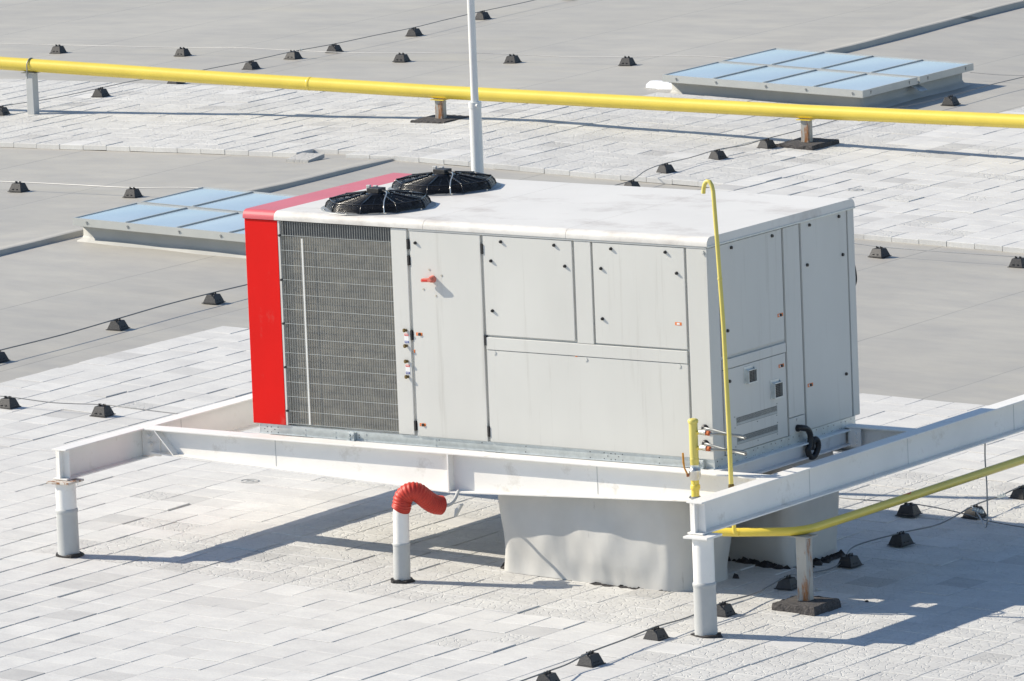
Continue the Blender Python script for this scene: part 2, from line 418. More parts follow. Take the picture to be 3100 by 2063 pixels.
# coil and its wire guard
m = MB(); m.box(0.31, 1.292, 0.036, 0.054, 0.012, 1.385); m.build('coil', 'coil', U)
m = MB(); m.box(0.31, 1.292, 0.044, 0.0545, 1.386, 1.50); m.build('shade_painted_header', 'header', U)  # shade of the recess above the coil is painted into this plate
m = MB()
for k in range(47):
    x = 0.316+k*0.0211; m.box(x-.0021, x+.0021, 0.006, 0.0085, 0.014, 1.497)
m.build('guard_wires', 'galvdark', U); m = MB()
zs = [1.397, 1.288, 1.180, 1.073, 0.966, 0.858, 0.752, 0.645, 0.538, 0.432, 0.324, 0.217, 0.110, 0.018]
for z in zs: m.box(0.311, 1.291, 0.0025, 0.0058, z-.0010, z+.0010)
m.build('guard_rods', 'galv', U)
m = MB(); m.box(0.499, 0.513, -0.001, 0.002, 0.019, 1.381); m.build('guard_bar', 'mast', U)
for z in (1.395, 1.07, 0.75, 0.43, 0.11):
    m = MB(); m.cyl((0.309, 0.004, z), (0.309, -0.006, z), 0.009, 10); m.build('guard_clip', 'black', U)
m = MB(); m.box(1.292, 1.428, 0.0, 0.05, 0.005, 1.5); post = m.build('corner_post', 'casing', U, bevel=0.003)
for z, c in ((0.765, 0), (0.652, 0), (0.540, 0), (0.428, 0)):
    m = MB(); m.cyl((1.394, 0.0, z), (1.389, -0.014, z), 0.010, 10); m.cyl((1.389, -.014, z), (1.384, -.024, z+.001), .014, 8)
    m.build('service_valve', 'brass', post)
for z0, z1 in ((0.682, 0.73), (0.457, 0.505)):
    m = MB(); m.box(1.374, 1.412, -.0015, 0.0, z0-.015, z1+.013); m.cur = 1; m.box(1.376, 1.410, -.0025, -.0015, z1-.006, z1+.010)
    m.cur = 2; m.box(1.376, 1.410, -.0025, -.0015, z0-.010, z0+.006); m.cur = 0
    for zz in (z1, z0-.004):
        for kx in (0, 1, 2): m.box(1.381+kx*.009, 1.386+kx*.009, -.0032, -.0025, zz-.001, zz+.006)
    m.build('circuit_sticker', ['stwhite', 'stred', 'stblue'], post)
def fpanel(name, x0, x1, z0, z1, mat='casing', y=0.0, par=U):
    m = MB(); m.box(x0, x1, y, 0.017, z0, z1); return m.build(name, mat, par, bevel=0.003)
def fknob(par, x, z, r=0.0125):
    m = MB(); m.cyl((x, 0.001, z), (x, -0.012, z), r, 14, r*.8); m.cyl((x, -.012, z), (x, -.016, z), r*.5, 10); m.build('knob', 'black', par)
def sticker_f(par, x, z, horiz=True):
    a, b = (.013, .0065) if not horiz else (.027, .011)
    if not horiz: a, b = .009, .030
    m = MB(); m.box(x-a, x+a, -.0012, .0, z-b, z+b)
    m.cur = 1; m.box(x-a*.45, x+a*.45, -.0022, -.0012, z-b*.6, z+b*.6); m.build('warning_sticker', ['orange', 'stwhite'], par)
def latch(par, x, z):
    sticker_f(par, x, z); m = MB(); m.cyl((x+.004, -.001, z), (x+.004, -.008, z), .011, 12); m.build('latch', 'black', par)
door = fpanel('door', 1.455, 2.064, 0.0, 1.489)
fknob(door, 1.504, 1.403); latch(door, 1.505, 0.743); latch(door, 1.503, 0.085); 
m = MB(); m.box(1.452, 1.462, -.002, 0, .604, .628); m.build('warning_sticker', 'orange', door)
# rotary isolator: round base, knob and lever pointing left
m = MB(); m.cyl((1.645, 0.0, 1.15), (1.645, -0.030, 1.15), 0.027, 24, 0.022); m.cur = 0
m.prism([(1.575, 1.143), (1.580, 1.131), (1.65, 1.136), (1.668, 1.148), (1.655, 1.168), (1.63, 1.162), (1.582, 1.158)], 1, -0.030, -0.058)
m.cur = 1; m.box(1.586, 1.632, -0.060, -0.057, 1.140, 1.152)
m.build('switch_handle', ['pink', 'stred'], door, bevel=0.003)
SEAL = simple('dirty_sealant', (0.5, 0.47, 0.40), 0.7, var=0.3, scale=60)
for x, z in ((1.615, 1.216), (1.72, 1.179), (1.559, 1.071), (1.664, 1.029)):
    m = MB(); m.cyl((x, 0, z), (x, -.003, z), .008, 8); m.build('sealed_screw', SEAL, door)
for x, z0, z1 in ((1.437, 1.354, 1.426), (1.438, 1.238, 1.307), (1.437, 0.696, 0.766), (1.437, 0.038, 0.108), (2.078, 1.354, 1.425), (2.078, 0.697, 0.766), (2.073, 0.037, 0.110)):
    m = MB(); m.box(x-.008, x+.009, -.006, .018, z0, z1); m.build('hinge', 'black', U)
m = MB(); m.box(1.45, 3.972, -0.004, 0.03, 1.4915, 1.5045); m.build('drip_strip', 'casing', U)
p1 = fpanel('access_panel', 2.088, 2.845, 0.772, 1.487)
for x, z in ((2.243, 1.45), (2.697, 1.449), (2.153, 1.308), (2.783, 1.304), (2.149, 0.949)): fknob(p1, x, z)
p2 = fpanel('access_panel', 3.022, 3.787, 0.768, 1.487)
for x, z in ((3.178, 1.449), (3.633, 1.449), (3.088, 1.304), (3.722, 1.305), (3.085, 0.946)): fknob(p2, x, z)
sticker_f(p2, 3.72, 0.947)
fpanel('mullion', 2.866, 3.004, 0.759, 1.489)
tr = fpanel('cross_trim', 2.086, 3.787, 0.667, 0.7565, y=-0.004); sticker_f(tr, 2.85, 0.690, False)
lp = fpanel('lower_panel', 2.086, 3.787, 0.0, 0.6635)
for x in (2.15, 2.93, 3.715):
    m = MB(); m.cyl((x, 0.001, .646), (x, -.004, .646), .014, 16); m.build('plug', 'casing', lp)
m = MB(); m.prism([(3.806, 0.0), (3.977, 0.0), (3.977, 0.138), (3.955, 0.138), (3.955, 0.03), (3.806, 0.03)], 2, -0.004, 1.4905)
cp = m.build('corner_post', 'casing', U, bevel=0.004)
for z in (.217, .108):
    m = MB(); m.lathe([(0.001, .02), (.012, .022), (.024, .016), (.029, .004), (.029, 0)], seg=20)
    for v in m.v: v.x, v.y, v.z = 3.912+v.x, -v.z, z+v.y
    m.build('grommet', 'black', cp)
m = MB(); m.cyl((3.945, 0, 1.465), (3.945, -.01, 1.465), .012, 8); m.cyl((3.95, -.003, 1.452), (3.95, -.008, 1.452), .008, 6); m.build('sealed_fixing', 'casing', cp)
# right end
def spanel(name, y0, y1, z0, z1, par=U, x1=L):
    m = MB(); m.box(L-0.017, x1, y0, y1, z0, z1); return m.build(name, 'casing', par, bevel=0.003)
def sknob(par, y, z, r=0.0125):
    m = MB(); m.cyl((L-.001, y, z), (L+.012, y, z), r, 14, r*.85); m.build('knob', 'black', par)
def slatch(par, y, z):
    m = MB(); m.box(L, L+.0012, y-.036, y+.036, z-.012, z+.012); m.cur = 1; m.box(L+.0012, L+.002, y-.022, y+.012, z-.007, z+.007)
    m.build('warning_sticker', ['orange', 'stwhite'], par)
    m = MB(); m.cyl((L, y, z), (L+.012, y, z), .010, 12); m.build('latch', 'black', par)
s1 = spanel('access_panel', 0.160, 0.972, 0.700, 1.490)
for y, z in ((0.311, 1.454), (0.846, 1.458), (0.228, 0.877)): sknob(s1, y, z)
slatch(s1, 0.923, 0.881)
spanel('cross_trim', 0.160, 0.978, 0.608, 0.676, x1=L+.004)
s2 = spanel('access_panel', 0.160, 0.972, 0.004, 0.603)
sknob(s2, 0.230, 0.518); slatch(s2, 0.914, 0.519)
for (y0, y1, z0, z1) in ((0.452, 0.542, 0.478, 0.560), (0.787, 0.876, 0.316, 0.412)):
    m = MB(); m.box(L, L+.004, y0-.03, y1-.01, z0-.012, z1+.025)
    m.prism([(L, z0-.01), (L+.03, z0-.01), (L+.03, z1-.006), (L, z1+.014)], 1, y0-.012, y0-.006)
    m.prism([(L, z0-.01), (L+.03, z0-.01), (L+.03, z1-.006), (L, z1+.014)], 1, y1+.002, y1+.008)
    m.box(L+.004, L+.03, y0-.006, y1+.002, z0-.012, z0-.004); m.box(L+.004, L+.028, y0-.006, y1+.002, z1-.004, z1+.002)
    vent = m.build('vent_hood', 'galv', s2)
    m = MB(); m.box(L+.004, L+.010, y0-.004, y1, z0-.004, z1-.004); m.cur = 1
    for k in range(1, 8): zz = z0-.004+(z1-z0)*k/8; m.box(L+.024, L+.027, y0-.005, y1+.001, zz-.0007, zz+.0007)
    for k in range(1, 4): yy = y0+(y1-y0)*k/4; m.box(L+.0235, L+.0265, yy-.0007, yy+.0007, z0-.004, z1-.004)
    m.build('vent_mesh', ['black', 'galvdark'], s2)
for z0, z1 in ((0.189, 0.245), (0.054, 0.110)):
    m = MB(); m.box(L-.001, L+.0006, 0.306, 0.840, z0, z1); m.cur = 1
    for k in range(44): y = 0.310+k*.0122; m.box(L+.0006, L+.0018, y-.0007, y+.0007, z0, z1)
    for k in range(1, 8): z = z0+(z1-z0)*k/8; m.box(L+.0004, L+.0016, 0.306, 0.840, z-.0006, z+.0006)
    m.cur = 2; m.box(L+.0003, L+.0009, 0.308, 0.838, z0+.002, z0+.018)
    m.build('louvre_mesh', [simple('dark_void', (0.035, 0.037, 0.04), 0.5), 'galv', simple('inner_plate', (0.42, 0.44, 0.44), 0.5)], s2)
    for y, z in ((.282, z0-.012), (.575, z0-.014), (.838, z1+.014), (.83, z0-.012), (.282, z1+.01)):
        m = MB(); m.cyl((L, y, z), (L+.003, y, z), .004, 8); m.build('screw', 'galvdark', s2)
spanel('mullion', 0.998, 1.205, 0.128, 1.490)
m = MB(); m.box(L-.017, L-.001, 0.998, 1.205, 0.0, 0.122); lb = m.build('lower_plate', 'casing', U, bevel=.002)
m = MB(); m.cyl((L, 1.10, .102), (L+.004, 1.10, .102), .011, 12); m.build('plug', 'casing', lb)
s3 = spanel('tall_door', 1.232, 1.842, 0.002, 1.497)
for y, z in ((1.343, 1.463), (1.739, 1.467), (1.297, 1.183), (1.776, 1.186), (1.770, 0.322)): sknob(s3, y, z)
slatch(s3, 1.289, 0.320)
m = MB(); m.box(L-0.05, L, 1.862, D+0.004, 0.0, 1.497); m.build('corner_post', 'casing', U, bevel=.003)
# black drain hose with a trap loop
pth = smooth_path([(L-.01, 1.097, .040), (L+.03, 1.110, .042), (L+.045, 1.165, .020), (L+.045, 1.196, -.030), (L+.045, 1.185, -.090), (L+.045, 1.160, -.130),
                   (L+.045, 1.185, -.178), (L+.05, 1.235, -.180), (L+.058, 1.270, -.130), (L+.06, 1.268, -.085), (L+.06, 1.240, -.060), (L+.05, 1.215, -.078), (L+.04, 1.212, -.13)], 8)
m = MB(); m.tube(pth, [0.021+0.0012*(k % 2) for k in range(len(pth))], 14); m.cyl((L, 1.097, .040), (L+.012, 1.097, .040), .026, 16); m.build('drain_hose', 'black', U)
m = MB(); m.tube(smooth_path([(L-.02, D+.006, 1.13), (L-.02, D+.035, 1.05), (L-.02, D+.045, 0.97), (L-.02, D+.015, .92)], 5), .006, 8); m.build('cable', 'black', U)
# base rails
m = MB(); m.box(0.047, L-.006, 0.014, 0.05, -0.073, 0.0); m.box(0.047, L-.006, 0.002, 0.014, -0.073, -0.068); m.build('base_rail', 'galv', U)
m = MB(); m.box(L-.05, L-.004, 0.05, 1.885, -0.073, -0.001); m.build('base_rail', 'galv', U)
m = MB(); m.box(0.047, L-.05, 1.84, 1.885, -0.073, -0.001); m.box(0.047, .09, 0.05, 1.84, -.073, -.001); m.build('base_rail', 'galv', U)
m = MB()
for x, z in ((2.002, -.014), (2.38, -.015), (2.375, -.056), (2.927, -.017), (2.927, -.058), (3.045, -.017), (3.045, -.058), (3.103, -.019), (3.139, -.019), (3.2, -.018), (3.2, -.060), (3.103, -.060), (3.139, -.060), (3.076, -.038), (3.167, -.037), (3.51, -.02), (3.51, -.06), (.115, -.022), (.15, -.022), (.115, -.058), (.15, -.058), (.09, -.038), (.18, -.038), (.21, -.02), (.21, -.06), (.93, -.03), (.93, -.05), (1.63, -.02)):
    m = MB(); m.cyl((x, .016, z), (x, .0125, z), .0042, 8); m.build('bolt_hole', 'header', U)
for k in range(24):
    y = 0.03+k*.078+(.02 if k % 3 == 0 else 0); m = MB(); m.cyl((L-.006, y, -.022+.006*(k % 2)), (L-.003, y, -.022+.006*(k % 2)), .0045, 8); m.build('bolt_hole', 'header', U)
for k in range(16):
    for q in (0, .02):
        y = .06+k*.115+q; m = MB(); m.cyl((L-.006, y, -.060), (L-.003, y, -.060), .0034, 6); m.build('bolt_hole', 'header', U)
for x in (.45, .72, .99, 1.6): 
    for z in (-.022, -.060): m = MB(); m.cyl((x, .016, z), (x, .010, z), .006, 10); m.build('rivet', 'galv', U)
for x in (0.875, 3.865):
    m = MB(); m.box(x-.03, x+.028, -.014, .013, -.078, -.010); m.box(x-.03, x+.028, -.040, .013, -.073, -.067)
    m.cyl((x-.012, -.014, -.03), (x-.012, -.024, -.03), .010, 6); m.cyl((x-.012, -.014, -.058), (x-.012, -.022, -.058), .009, 6)
    m.cyl((x+.014, -.014, -.03), (x+.014, -.020, -.03), .007, 6)
    m.build('hold_down_bracket', 'galv', U, bevel=.002)
# roof panels: profile in y-z with rounded eaves
Z0 = 1.5065; Z1 = H+RT; yb = D+.010; yf = -.010; rr = .052
def roof_profile():
    p = [(yf, Z0)]
    for k in range(9): a = pi-(pi/2)*k/8; p.append((yf+rr+rr*cos(a), Z1-rr+rr*sin(a)))
    for k in range(9): a = pi/2-(pi/2)*k/8; p.append((yb-rr+rr*cos(a), Z1-rr+rr*sin(a)))
    p.append((yb, Z0)); return p
prof = roof_profile()
def roofpiece(name, x0, x1, mat):
    m = MB(); n = len(prof); vs = [(x0, *q) for q in prof]+[(x1, *q) for q in prof]
    for i in range(n-1): m.add([vs[i], vs[i+1], vs[n+i+1], vs[n+i]], [(0, 3, 2, 1)], False)
    m.add([vs[0], vs[n-1], vs[2*n-1], vs[n]], [(0, 1, 2, 3)]); m.add(vs[:n], [list(range(n))]); m.add(vs[n:], [list(range(n))[::-1]])
    # weld so that smooth shading works on the eaves
    o = m.build(name, mat, U)
    import bmesh
    b = bmesh.new(); b.from_mesh(o.data); bmesh.ops.remove_doubles(b, verts=b.verts, dist=1e-5); bmesh.ops.recalc_face_normals(b, faces=b.faces)
    for f in b.faces: f.smooth = False
    b.to_mesh(o.data); b.free()
    return o
RR = tag(roofpiece('roof_panel', -0.006, 0.271, 'redroof'), label='faded red strip of the roof with painted sky sheen')
roofpiece('roof_panel', 0.2715, 1.578, 'roofpaint'); roofpiece('roof_panel', 1.581, 2.801, 'roofpaint'); roofpiece('roof_panel', 2.804, L+.008, 'roofpaint')
m = MB(); m.box(L-.004, L+.014, yf+.01, yb, 1.4975, 1.5085); m.build('drip_strip', 'galv', U)
m = MB(); m.box(-.004, 0.29, -.002, .05, 1.5035, 1.5065); m.build('painted_gap_shade', 'black', U)  # solid black strip painted as the shade between red panel and roof
# fans
def fan(cx, cy):
    z = Z1
    m = MB(); m.lathe([(.300, .012), (.375, .010), (.385, .004), (.417, .0035), (.417, 0)], (cx, cy, z), 64); f = m.build('fan', 'galvdark', U)
    m = MB(); m.lathe([(.001, .0045), (.31, .0045)], (cx, cy, z), 48, False)
    m.lathe([(.345, .0045), (.345, .03), (.335, .035)], (cx, cy, z), 48); m.build('fan_well', 'blackgloss', f)
    m = MB()
    for k in range(6):
        a0 = 2*pi*k/6+.2; vs = []
        for r in (.09, .17, .25, .325):
            for da in (0, .18, .36, .54): a = a0+da*(1.1 if r > .2 else .9); vs.append((cx+r*cos(a), cy+r*sin(a), z+.050-.055*da))
        fs = [(i*4+j, i*4+j+1, i*4+j+5, i*4+j+4) for i in range(3) for j in range(3)]; m.add(vs, fs, True)
    m.build('fan_blades', 'blackgloss', f)
    prof = [(.385, .006), (.384, .014), (.382, .022), (.379, .030), (.375, .038), (.370, .046), (.364, .054), (.354, .064)]
    prof += [(.336-.0125*k, .067+.0019*k) for k in range(18)]
    m = MB(); NS = 9
    def ring(r, zz, rad, seg=6):
        pts = []
        for k in range(NS):
            a, b = 2*pi*k/NS+.1, 2*pi*(k+1)/NS+.1
            for t in (0, .25, .5, .75):
                px = r*(cos(a)*(1-t)+cos(b)*t); py = r*(sin(a)*(1-t)+sin(b)*t); q = sqrt(px*px+py*py); bl = .25
                px, py = px*(1-bl)+px/q*r*bl, py*(1-bl)+py/q*r*bl
                pts.append((cx+px, cy+py, z+zz))
        m.tube(pts, rad, seg, closed=True)
    for i, (r, zz) in enumerate(prof): ring(r, zz, .0065 if i == 7 else (.0030 if i < 7 else .0021))
    for k in range(NS*3):
        a = 2*pi*k/(NS*3)+.1; big = k % 3 == 0
        pp = [(.388, .004), (.378, .034), (.350, .067), (.30, .073), (.13, .100)]
        if not big: pp = [(.372, .036), (.350, .066), (.30, .072), (.16, .093)]
        m.tube([(cx+r*cos(a), cy+r*sin(a), z+zz+(.003 if big else 0)) for r, zz in pp], .0058 if big else .0014, 6)
    m.build('fan_guard', 'blackgloss', f)
    m = MB(); m.cyl((cx, cy, z+.01), (cx, cy, z+.098), .098, 24, .088); m.cyl((cx, cy, z+.098), (cx, cy, z+.110), .085, 24, .07)
    m.lathe([(.098, .094), (.18, .078), (.25, .052), (.30, .020), (.31, .006)], (cx, cy, z), 36)
    m.build('motor', 'blackgloss', f)
    m = MB(); m.box(cx-.055, cx+.05, cy-.06, cy+.035, z+.108, z+.142); m.cyl((cx+.05, cy-.03, z+.125), (cx+.085, cy-.03, z+.122), .009, 8)
    m.build('terminal_box', 'holder', f, bevel=.004)
    m = MB(); m.tube(smooth_path([(cx+.085, cy-.03, z+.122), (cx+.15, cy-.10, z+.120), (cx+.20, cy-.20, z+.092), (cx+.255, cy-.29, z+.062), (cx+.27, cy-.31, z+.01)], 5), .0045, 6); m.build('fan_cable', 'steel', f)
    m = MB()
    for k in range(5):
        a = -pi/2+(k-2)*.75; m = MB(); m.cyl((cx+.398*cos(a), cy+.398*sin(a), z+.003), (cx+.398*cos(a), cy+.398*sin(a), z+.012), .008, 6); m.build('fixing_bolt', 'steel', f)
    for dx in (-.105, -.045):
        m = MB(); m.box(cx+dx-.018, cx+dx+.018, cy+.03, cy+.05, z+.098, z+.150); m.build('cable_entry', 'sleeve', f, bevel=.006)
fan(0.886, 0.432); fan(0.808, 1.386)

# ------------------------------------------------------------------ support frame
ZT = -0.075
S = thing('support_frame', (-.89, -1.147, -.84), 'white painted steel I-beam frame carrying the grey rooftop unit on round posts', 'steel frame')
def ibeam(name, axis, c, a, b, w, zt, h, tf=.011, tw=.009, par=S, mat='white'):
    m = MB(); B = (lambda u0, u1, z0, z1: m.box(u0, u1, a, b, z0, z1)) if axis == 1 else (lambda u0, u1, z0, z1: m.box(a, b, u0, u1, z0, z1))
    B(c-w/2, c+w/2, zt-tf, zt); B(c-w/2, c+w/2, zt-h, zt-h+tf); B(c-tw/2, c+tw/2, zt-h+tf, zt-tf)
    return m.build(name, mat, par, bevel=.0015)
BH = .222
for xc in (-.887, 4.563):
    b = ibeam('beam', 1, xc, -1.175, 5.6, .126, -.055, BH+.004)
    m = MB()
    for (u0, u1) in ((xc-.061, xc-.0048), (xc+.0048, xc+.061)): m.box(u0, u1, -1.135, -1.125, -.268, -.0665)
    m.build('web_stiffener', 'white', b)
    m = MB()
    for y in (.3, 1.62, 3.1): m.box(xc+.0046, xc+.0060, y, y+.004, -.268, -.0665)
    m.build('weld_seam', 'sleeve', b)
for xc, zc, gy in ((-.862, -.501, 0), (4.627-.02, -.622, 0)):
    g = gz(xc)
    m = MB(); m.box(xc-.098, xc+.098, -1.245, -1.05, -.300, -.284); m.build('cap_plate', 'rustedge' if xc < 0 else 'white', S, bevel=.002)
    m = MB(); m.cyl((xc, -1.147, -.300), (xc, -1.147, zc), .074, 40); post = m.build('post', 'white', S)
    m = MB(); m.tube([(xc, -1.147, zc+.012), (xc, -1.147, zc+.006), (xc, -1.147, zc-.008), (xc, -1.147, zc-.016), (xc, -1.147, zc-.03), (xc, -1.147, g-.03)], [.075, .081, .083, .080, .0775, .0795], 40)
    m.build('membrane_sleeve', 'sleeve', post)
for xc in (-.887, 4.563):
    m = MB(); m.cyl((xc, 5.3, -.281), (xc, 5.3, gz(xc)-.03), .074, 32); m.build('post', 'white', S)
# haunched cross beam (deepest in the middle)
yc = -.165; xm = 1.866
def tapered(x0, x1, d0, d1):
    m = MB(); z0, z1 = d0, d1
    m.box(x0, x1, yc-.070, yc+.070, -.066, -.055) if False else None
    m.prism([(x0, z0+.010), (x1, z1+.010), (x1, -.0665), (x0, -.0665)], 1, yc-.0045, yc+.0045)
    m.prism([(x0, z0), (x1, z1), (x1, z1+.010), (x0, z0+.010)], 1, yc-.070, yc+.070)
    return m
m = MB(); m.box(-.825, 4.50, yc-.070, yc+.070, -.0665, -.055); cb = m.build('cross_beam', 'white', S, bevel=.0015)
tapered(-.78, xm-.004, -.238, -.343).build('beam_web', 'white', cb); tapered(xm+.004, 4.55, -.345, -.238).build('beam_web', 'white', cb)
m = MB(); m.box(xm-.004, xm+.008, yc-.070, yc-.0045, -.345, -.0665); m.box(xm-.004, xm+.008, yc+.0045, yc+.070, -.345, -.0665); m.build('web_stiffener', 'white', cb)
m = MB(); m.prism([(-.735, -.0665), (-.725, -.0665), (-.565, -.235), (-.575, -.235)], 1, yc-.068, yc-.005); m.build('web_stiffener', 'white', cb)
m = MB()
for x, z in ((.31, -.27), (3.10, -.28)): m.box(x, x+.005, yc-.0062, yc-.0045, z, -.07)
m.build('weld_seam', 'sleeve', cb)
m = MB(); m.box(-.8775, -.72, yc-.020, yc-.0045, -.265, -.07); pl = m.build('splice_plate', 'white', S)
for z in (-.113, -.176):
    m = MB(); m.cyl((-.80, yc-.020, z), (-.80, yc-.030, z), .019, 12); m.cyl((-.80, yc-.030, z), (-.80, yc-.055, z), .011, 8); m.cyl((-.80, yc-.036, z), (-.80, yc-.050, z), .016, 6)
    m.build('bolt', 'white', pl)
ibeam('cross_beam', 0, 1.80, -.85, 4.50, .12, -.055, .19)
ibeam('unit_bearer', 1, 3.975, yc+.084, 1.74, .10, -.0735, .115)
ibeam('unit_bearer', 1, .10, yc+.084, 1.74, .10, -.0735, .115)
m = MB(); m.box(4.00, 4.012, 1.735, 1.84, -.20, -.075); m.box(4.012, 4.11, 1.728, 1.739, -.20, -.067); pl = m.build('splice_plate', 'white', S)
m = MB()
for z in (-.10, -.135, -.17): m.cyl((4.07, 1.728, z), (4.07, 1.715, z), .012, 8)
m.build('bolt', 'white', pl)

# torn black flashing at the feet
def flap(x, y, r, label, seed, sx=1.0):
    rnd = random.Random(seed); m = MB(); n = 14; g = gz(x)
    inner = [(x+.8*r*cos(2*pi*k/n)*sx, y+.8*r*sin(2*pi*k/n), g+.022) for k in range(n)]
    outer = [(x+(r*rnd.uniform(1.1, 1.75))*cos(2*pi*k/n)*sx, y+(r*rnd.uniform(1.05, 1.5))*sin(2*pi*k/n), g+rnd.uniform(.006, .030)) for k in range(n)]
    low = [(a, b, g-.006) for a, b, c in outer]
    m.add(inner+outer+low, [(k, (k+1) % n, n+(k+1) % n, n+k) for k in range(n)]+[(n+k, n+(k+1) % n, 2*n+(k+1) % n, 2*n+k) for k in range(n)])
    return tag(m.build('torn_flashing', 'bitumen', org=(x, y, g)), label, 'flashing', 'torn black flashing at pipe and post feet')
flap(-.862, -1.147, .078, 'torn black bitumen flashing round the foot of the left beam post', 1)
flap(4.607, -1.147, .078, 'torn black bitumen flashing round the foot of the right beam post', 2)
flap(1.755, -.69, .062, 'torn black flashing round the foot of the pipe with the red hose', 3)

# ------------------------------------------------------------------ wrapped duct stubs
def duct(name, x0, x1, y0, y1, ztop, label, seed, rc=.10):
    cx, cy = (x0+x1)/2, (y0+y1)/2; g = gz(cx)
    o = thing(name, (cx, cy, g), label, 'duct', 'grey wrapped ducts under the rooftop unit')
    pts = []
    for (ax, ay, a0) in ((x1-rc, y0+rc, -pi/2), (x1-rc, y1-rc, 0), (x0+rc, y1-rc, pi/2), (x0+rc, y0+rc, pi)):
        for k in range(7): a = a0+(pi/2)*k/6; pts.append((ax+rc*cos(a), ay+rc*sin(a)))
    dense = []
    for i in range(len(pts)):
        a = pts[i]; b = pts[(i+1) % len(pts)]; l = math.dist(a, b); k = max(1, int(l/.04))
        for j in range(k): dense.append((a[0]+(b[0]-a[0])*j/k, a[1]+(b[1]-a[1])*j/k))
    n = len(dense); NZ = 26; vs = []
    for iz in range(NZ+1):
        t = iz/NZ
        for (x, y) in dense:
            zb = gz(x)+.0; z = zb+(ztop-zb)*t
            bul = .028*sin(pi*t)+.022*sin(x*4.1+seed+t*2.6)*sin(t*3.6+y*3+seed)+.008*sin(x*9+t*9+seed*2)+.004*sin(x*23-t*7+seed)
            bul *= (0.3+0.7*min(1, min(t, 1-t)*6)); flare = .006*max(0, 1-t*7)**2
            dx, dy = x-cx, y-cy; ux = max(-1, min(1, dx/((x1-x0)/2)))**9; uy = max(-1, min(1, dy/((y1-y0)/2)))**9
            vs.append((x+(bul+flare)*ux, y+(bul+flare)*uy, z))
    fs = [(i*n+k, i*n+(k+1) % n, (i+1)*n+(k+1) % n, (i+1)*n+k) for i in range(NZ) for k in range(n)]
    m = MB(); m.add(vs, fs, True); m.add(vs[-n:], [list(range(n))]); m.build('wrapping', 'duct', o)
    return o, dense
d1, _ = duct('wrapped_duct', 2.135, 3.725, -.060, .62, -.076, 'grey fabric wrapped duct standing nearest, under the front edge of the unit', 1.0, .15)
d2, _ = duct('wrapped_duct', 2.40, 3.915, 1.075, 1.73, -.076, 'grey wrapped duct in the shade behind the nearer wrapped duct', 2.2, .09)
def crumple(x0, y0, x1, y1, n, label, seed, h=.035):
    rnd = random.Random(seed); m = MB(); 
    for k in range(n):
        t = (k+.5)/n; x = x0+(x1-x0)*t+rnd.uniform(-.02, .02); y = y0+(y1-y0)*t+rnd.uniform(-.015, .015); g = gz(x)
        s = rnd.uniform(.035, .075); hh = h*rnd.uniform(.4, 1.3); vs = []
        for j in range(6): a = 2*pi*j/6+rnd.random(); vs.append((x+s*rnd.uniform(.7, 1.2)*cos(a), y+.6*s*rnd.uniform(.7, 1.2)*sin(a), g-.004))
        vs += [(x+rnd.uniform(-.02, .02), y, g+hh), (x+s*.4, y+.01, g+hh*.7)]
        m.add(vs, [(0, 1, 6), (1, 2, 6), (2, 3, 7, 6), (3, 4, 7), (4, 5, 7), (5, 0, 6, 7)])
    return tag(m.build('crumpled_flashing', 'bitumen', org=(x0, y0, gz(x0))), label, 'flashing')
crumple(2.95, 1.02, 3.90, 1.03, 20, 'crumpled black sheet along the foot of the rear wrapped duct', 4, .045)
crumple(3.96, 1.15, 3.97, 1.65, 12, 'black scraps along the right side of the rear wrapped duct', 5, .035)
crumple(2.95, -.075, 3.60, -.070, 16, 'thin black strip of flashing at the front foot of the nearer wrapped duct', 6, .014)
crumple(3.74, .50, 3.78, .62, 1, 'black scrap at the back right corner of the nearer wrapped duct', 8, .035)
crumple(2.14, .02, 2.13, .08, 1, 'small black scrap at the left corner of the nearer wrapped duct', 9, .04)

# ------------------------------------------------------------------ pipe with red hose
hp = thing('vent_pipe', (1.755, -.69, gz(1.755)), 'white pipe rising from the slabs with a red corrugated hose bent over its top', 'pipe')
g = gz(1.755)
m = MB(); m.cyl((1.752, -.69, g-.02), (1.760, -.69, -.640), .0605, 32); m.tube([(1.760, -.69, -.650), (1.760, -.69, -.640), (1.760, -.69, -.630)], [.062, .0655, .061], 32); lower = m.build('membrane_sleeve', 'sleeve', hp)
m = MB(); pth = [(1.760, -.69, -.635), (1.766, -.69, -.45), (1.768, -.69, -.41), (1.775, -.688, -.375), (1.787, -.686, -.345)]; m.tube(pth, [.0575, .0575, .0575, .056, .054], 32); m.build('pipe', 'white', hp)
base = smooth_path([(1.768, -0.69, -0.385), (1.777, -0.69, -0.365), (1.791, -0.685, -0.305), (1.838, -0.67, -0.264), (1.878, -0.64, -0.268), (1.901, -0.6, -0.304), (1.913, -0.55, -0.345), (1.93, -0.5, -0.377), (1.948, -0.45, -0.39)], 14)
rads = [.0665+(.0028 if (k % 4) < 2 else -.0016) for k in range(len(base))]
m = MB(); m.tube(base, rads, 32, cap=True); m.build('corrugated_hose', 'hosered', hp)
m = MB(); m.tube([(1.943000, -0.450000, -0.390000), (1.970000, -0.442000, -0.392000)], [.052, .052], 24); m.build('hose_end', 'bitumen', hp)
m = MB(); m.tube(smooth_path([(1.958, -.44, -.400), (1.972, -.38, -.396), (1.97, -.32, -.378), (1.955, -.26, -.350), (1.94, -.215, -.33)], 6), .013, 12); m.build('drain_tube', 'sleeve', hp)
m = MB(); m.prism([(2.09, -.46), (2.10, -.40), (2.145, -.36), (2.15, -.37)], 1, -.50, -.46); m.build('torn_wrap', 'sleeve', hp)

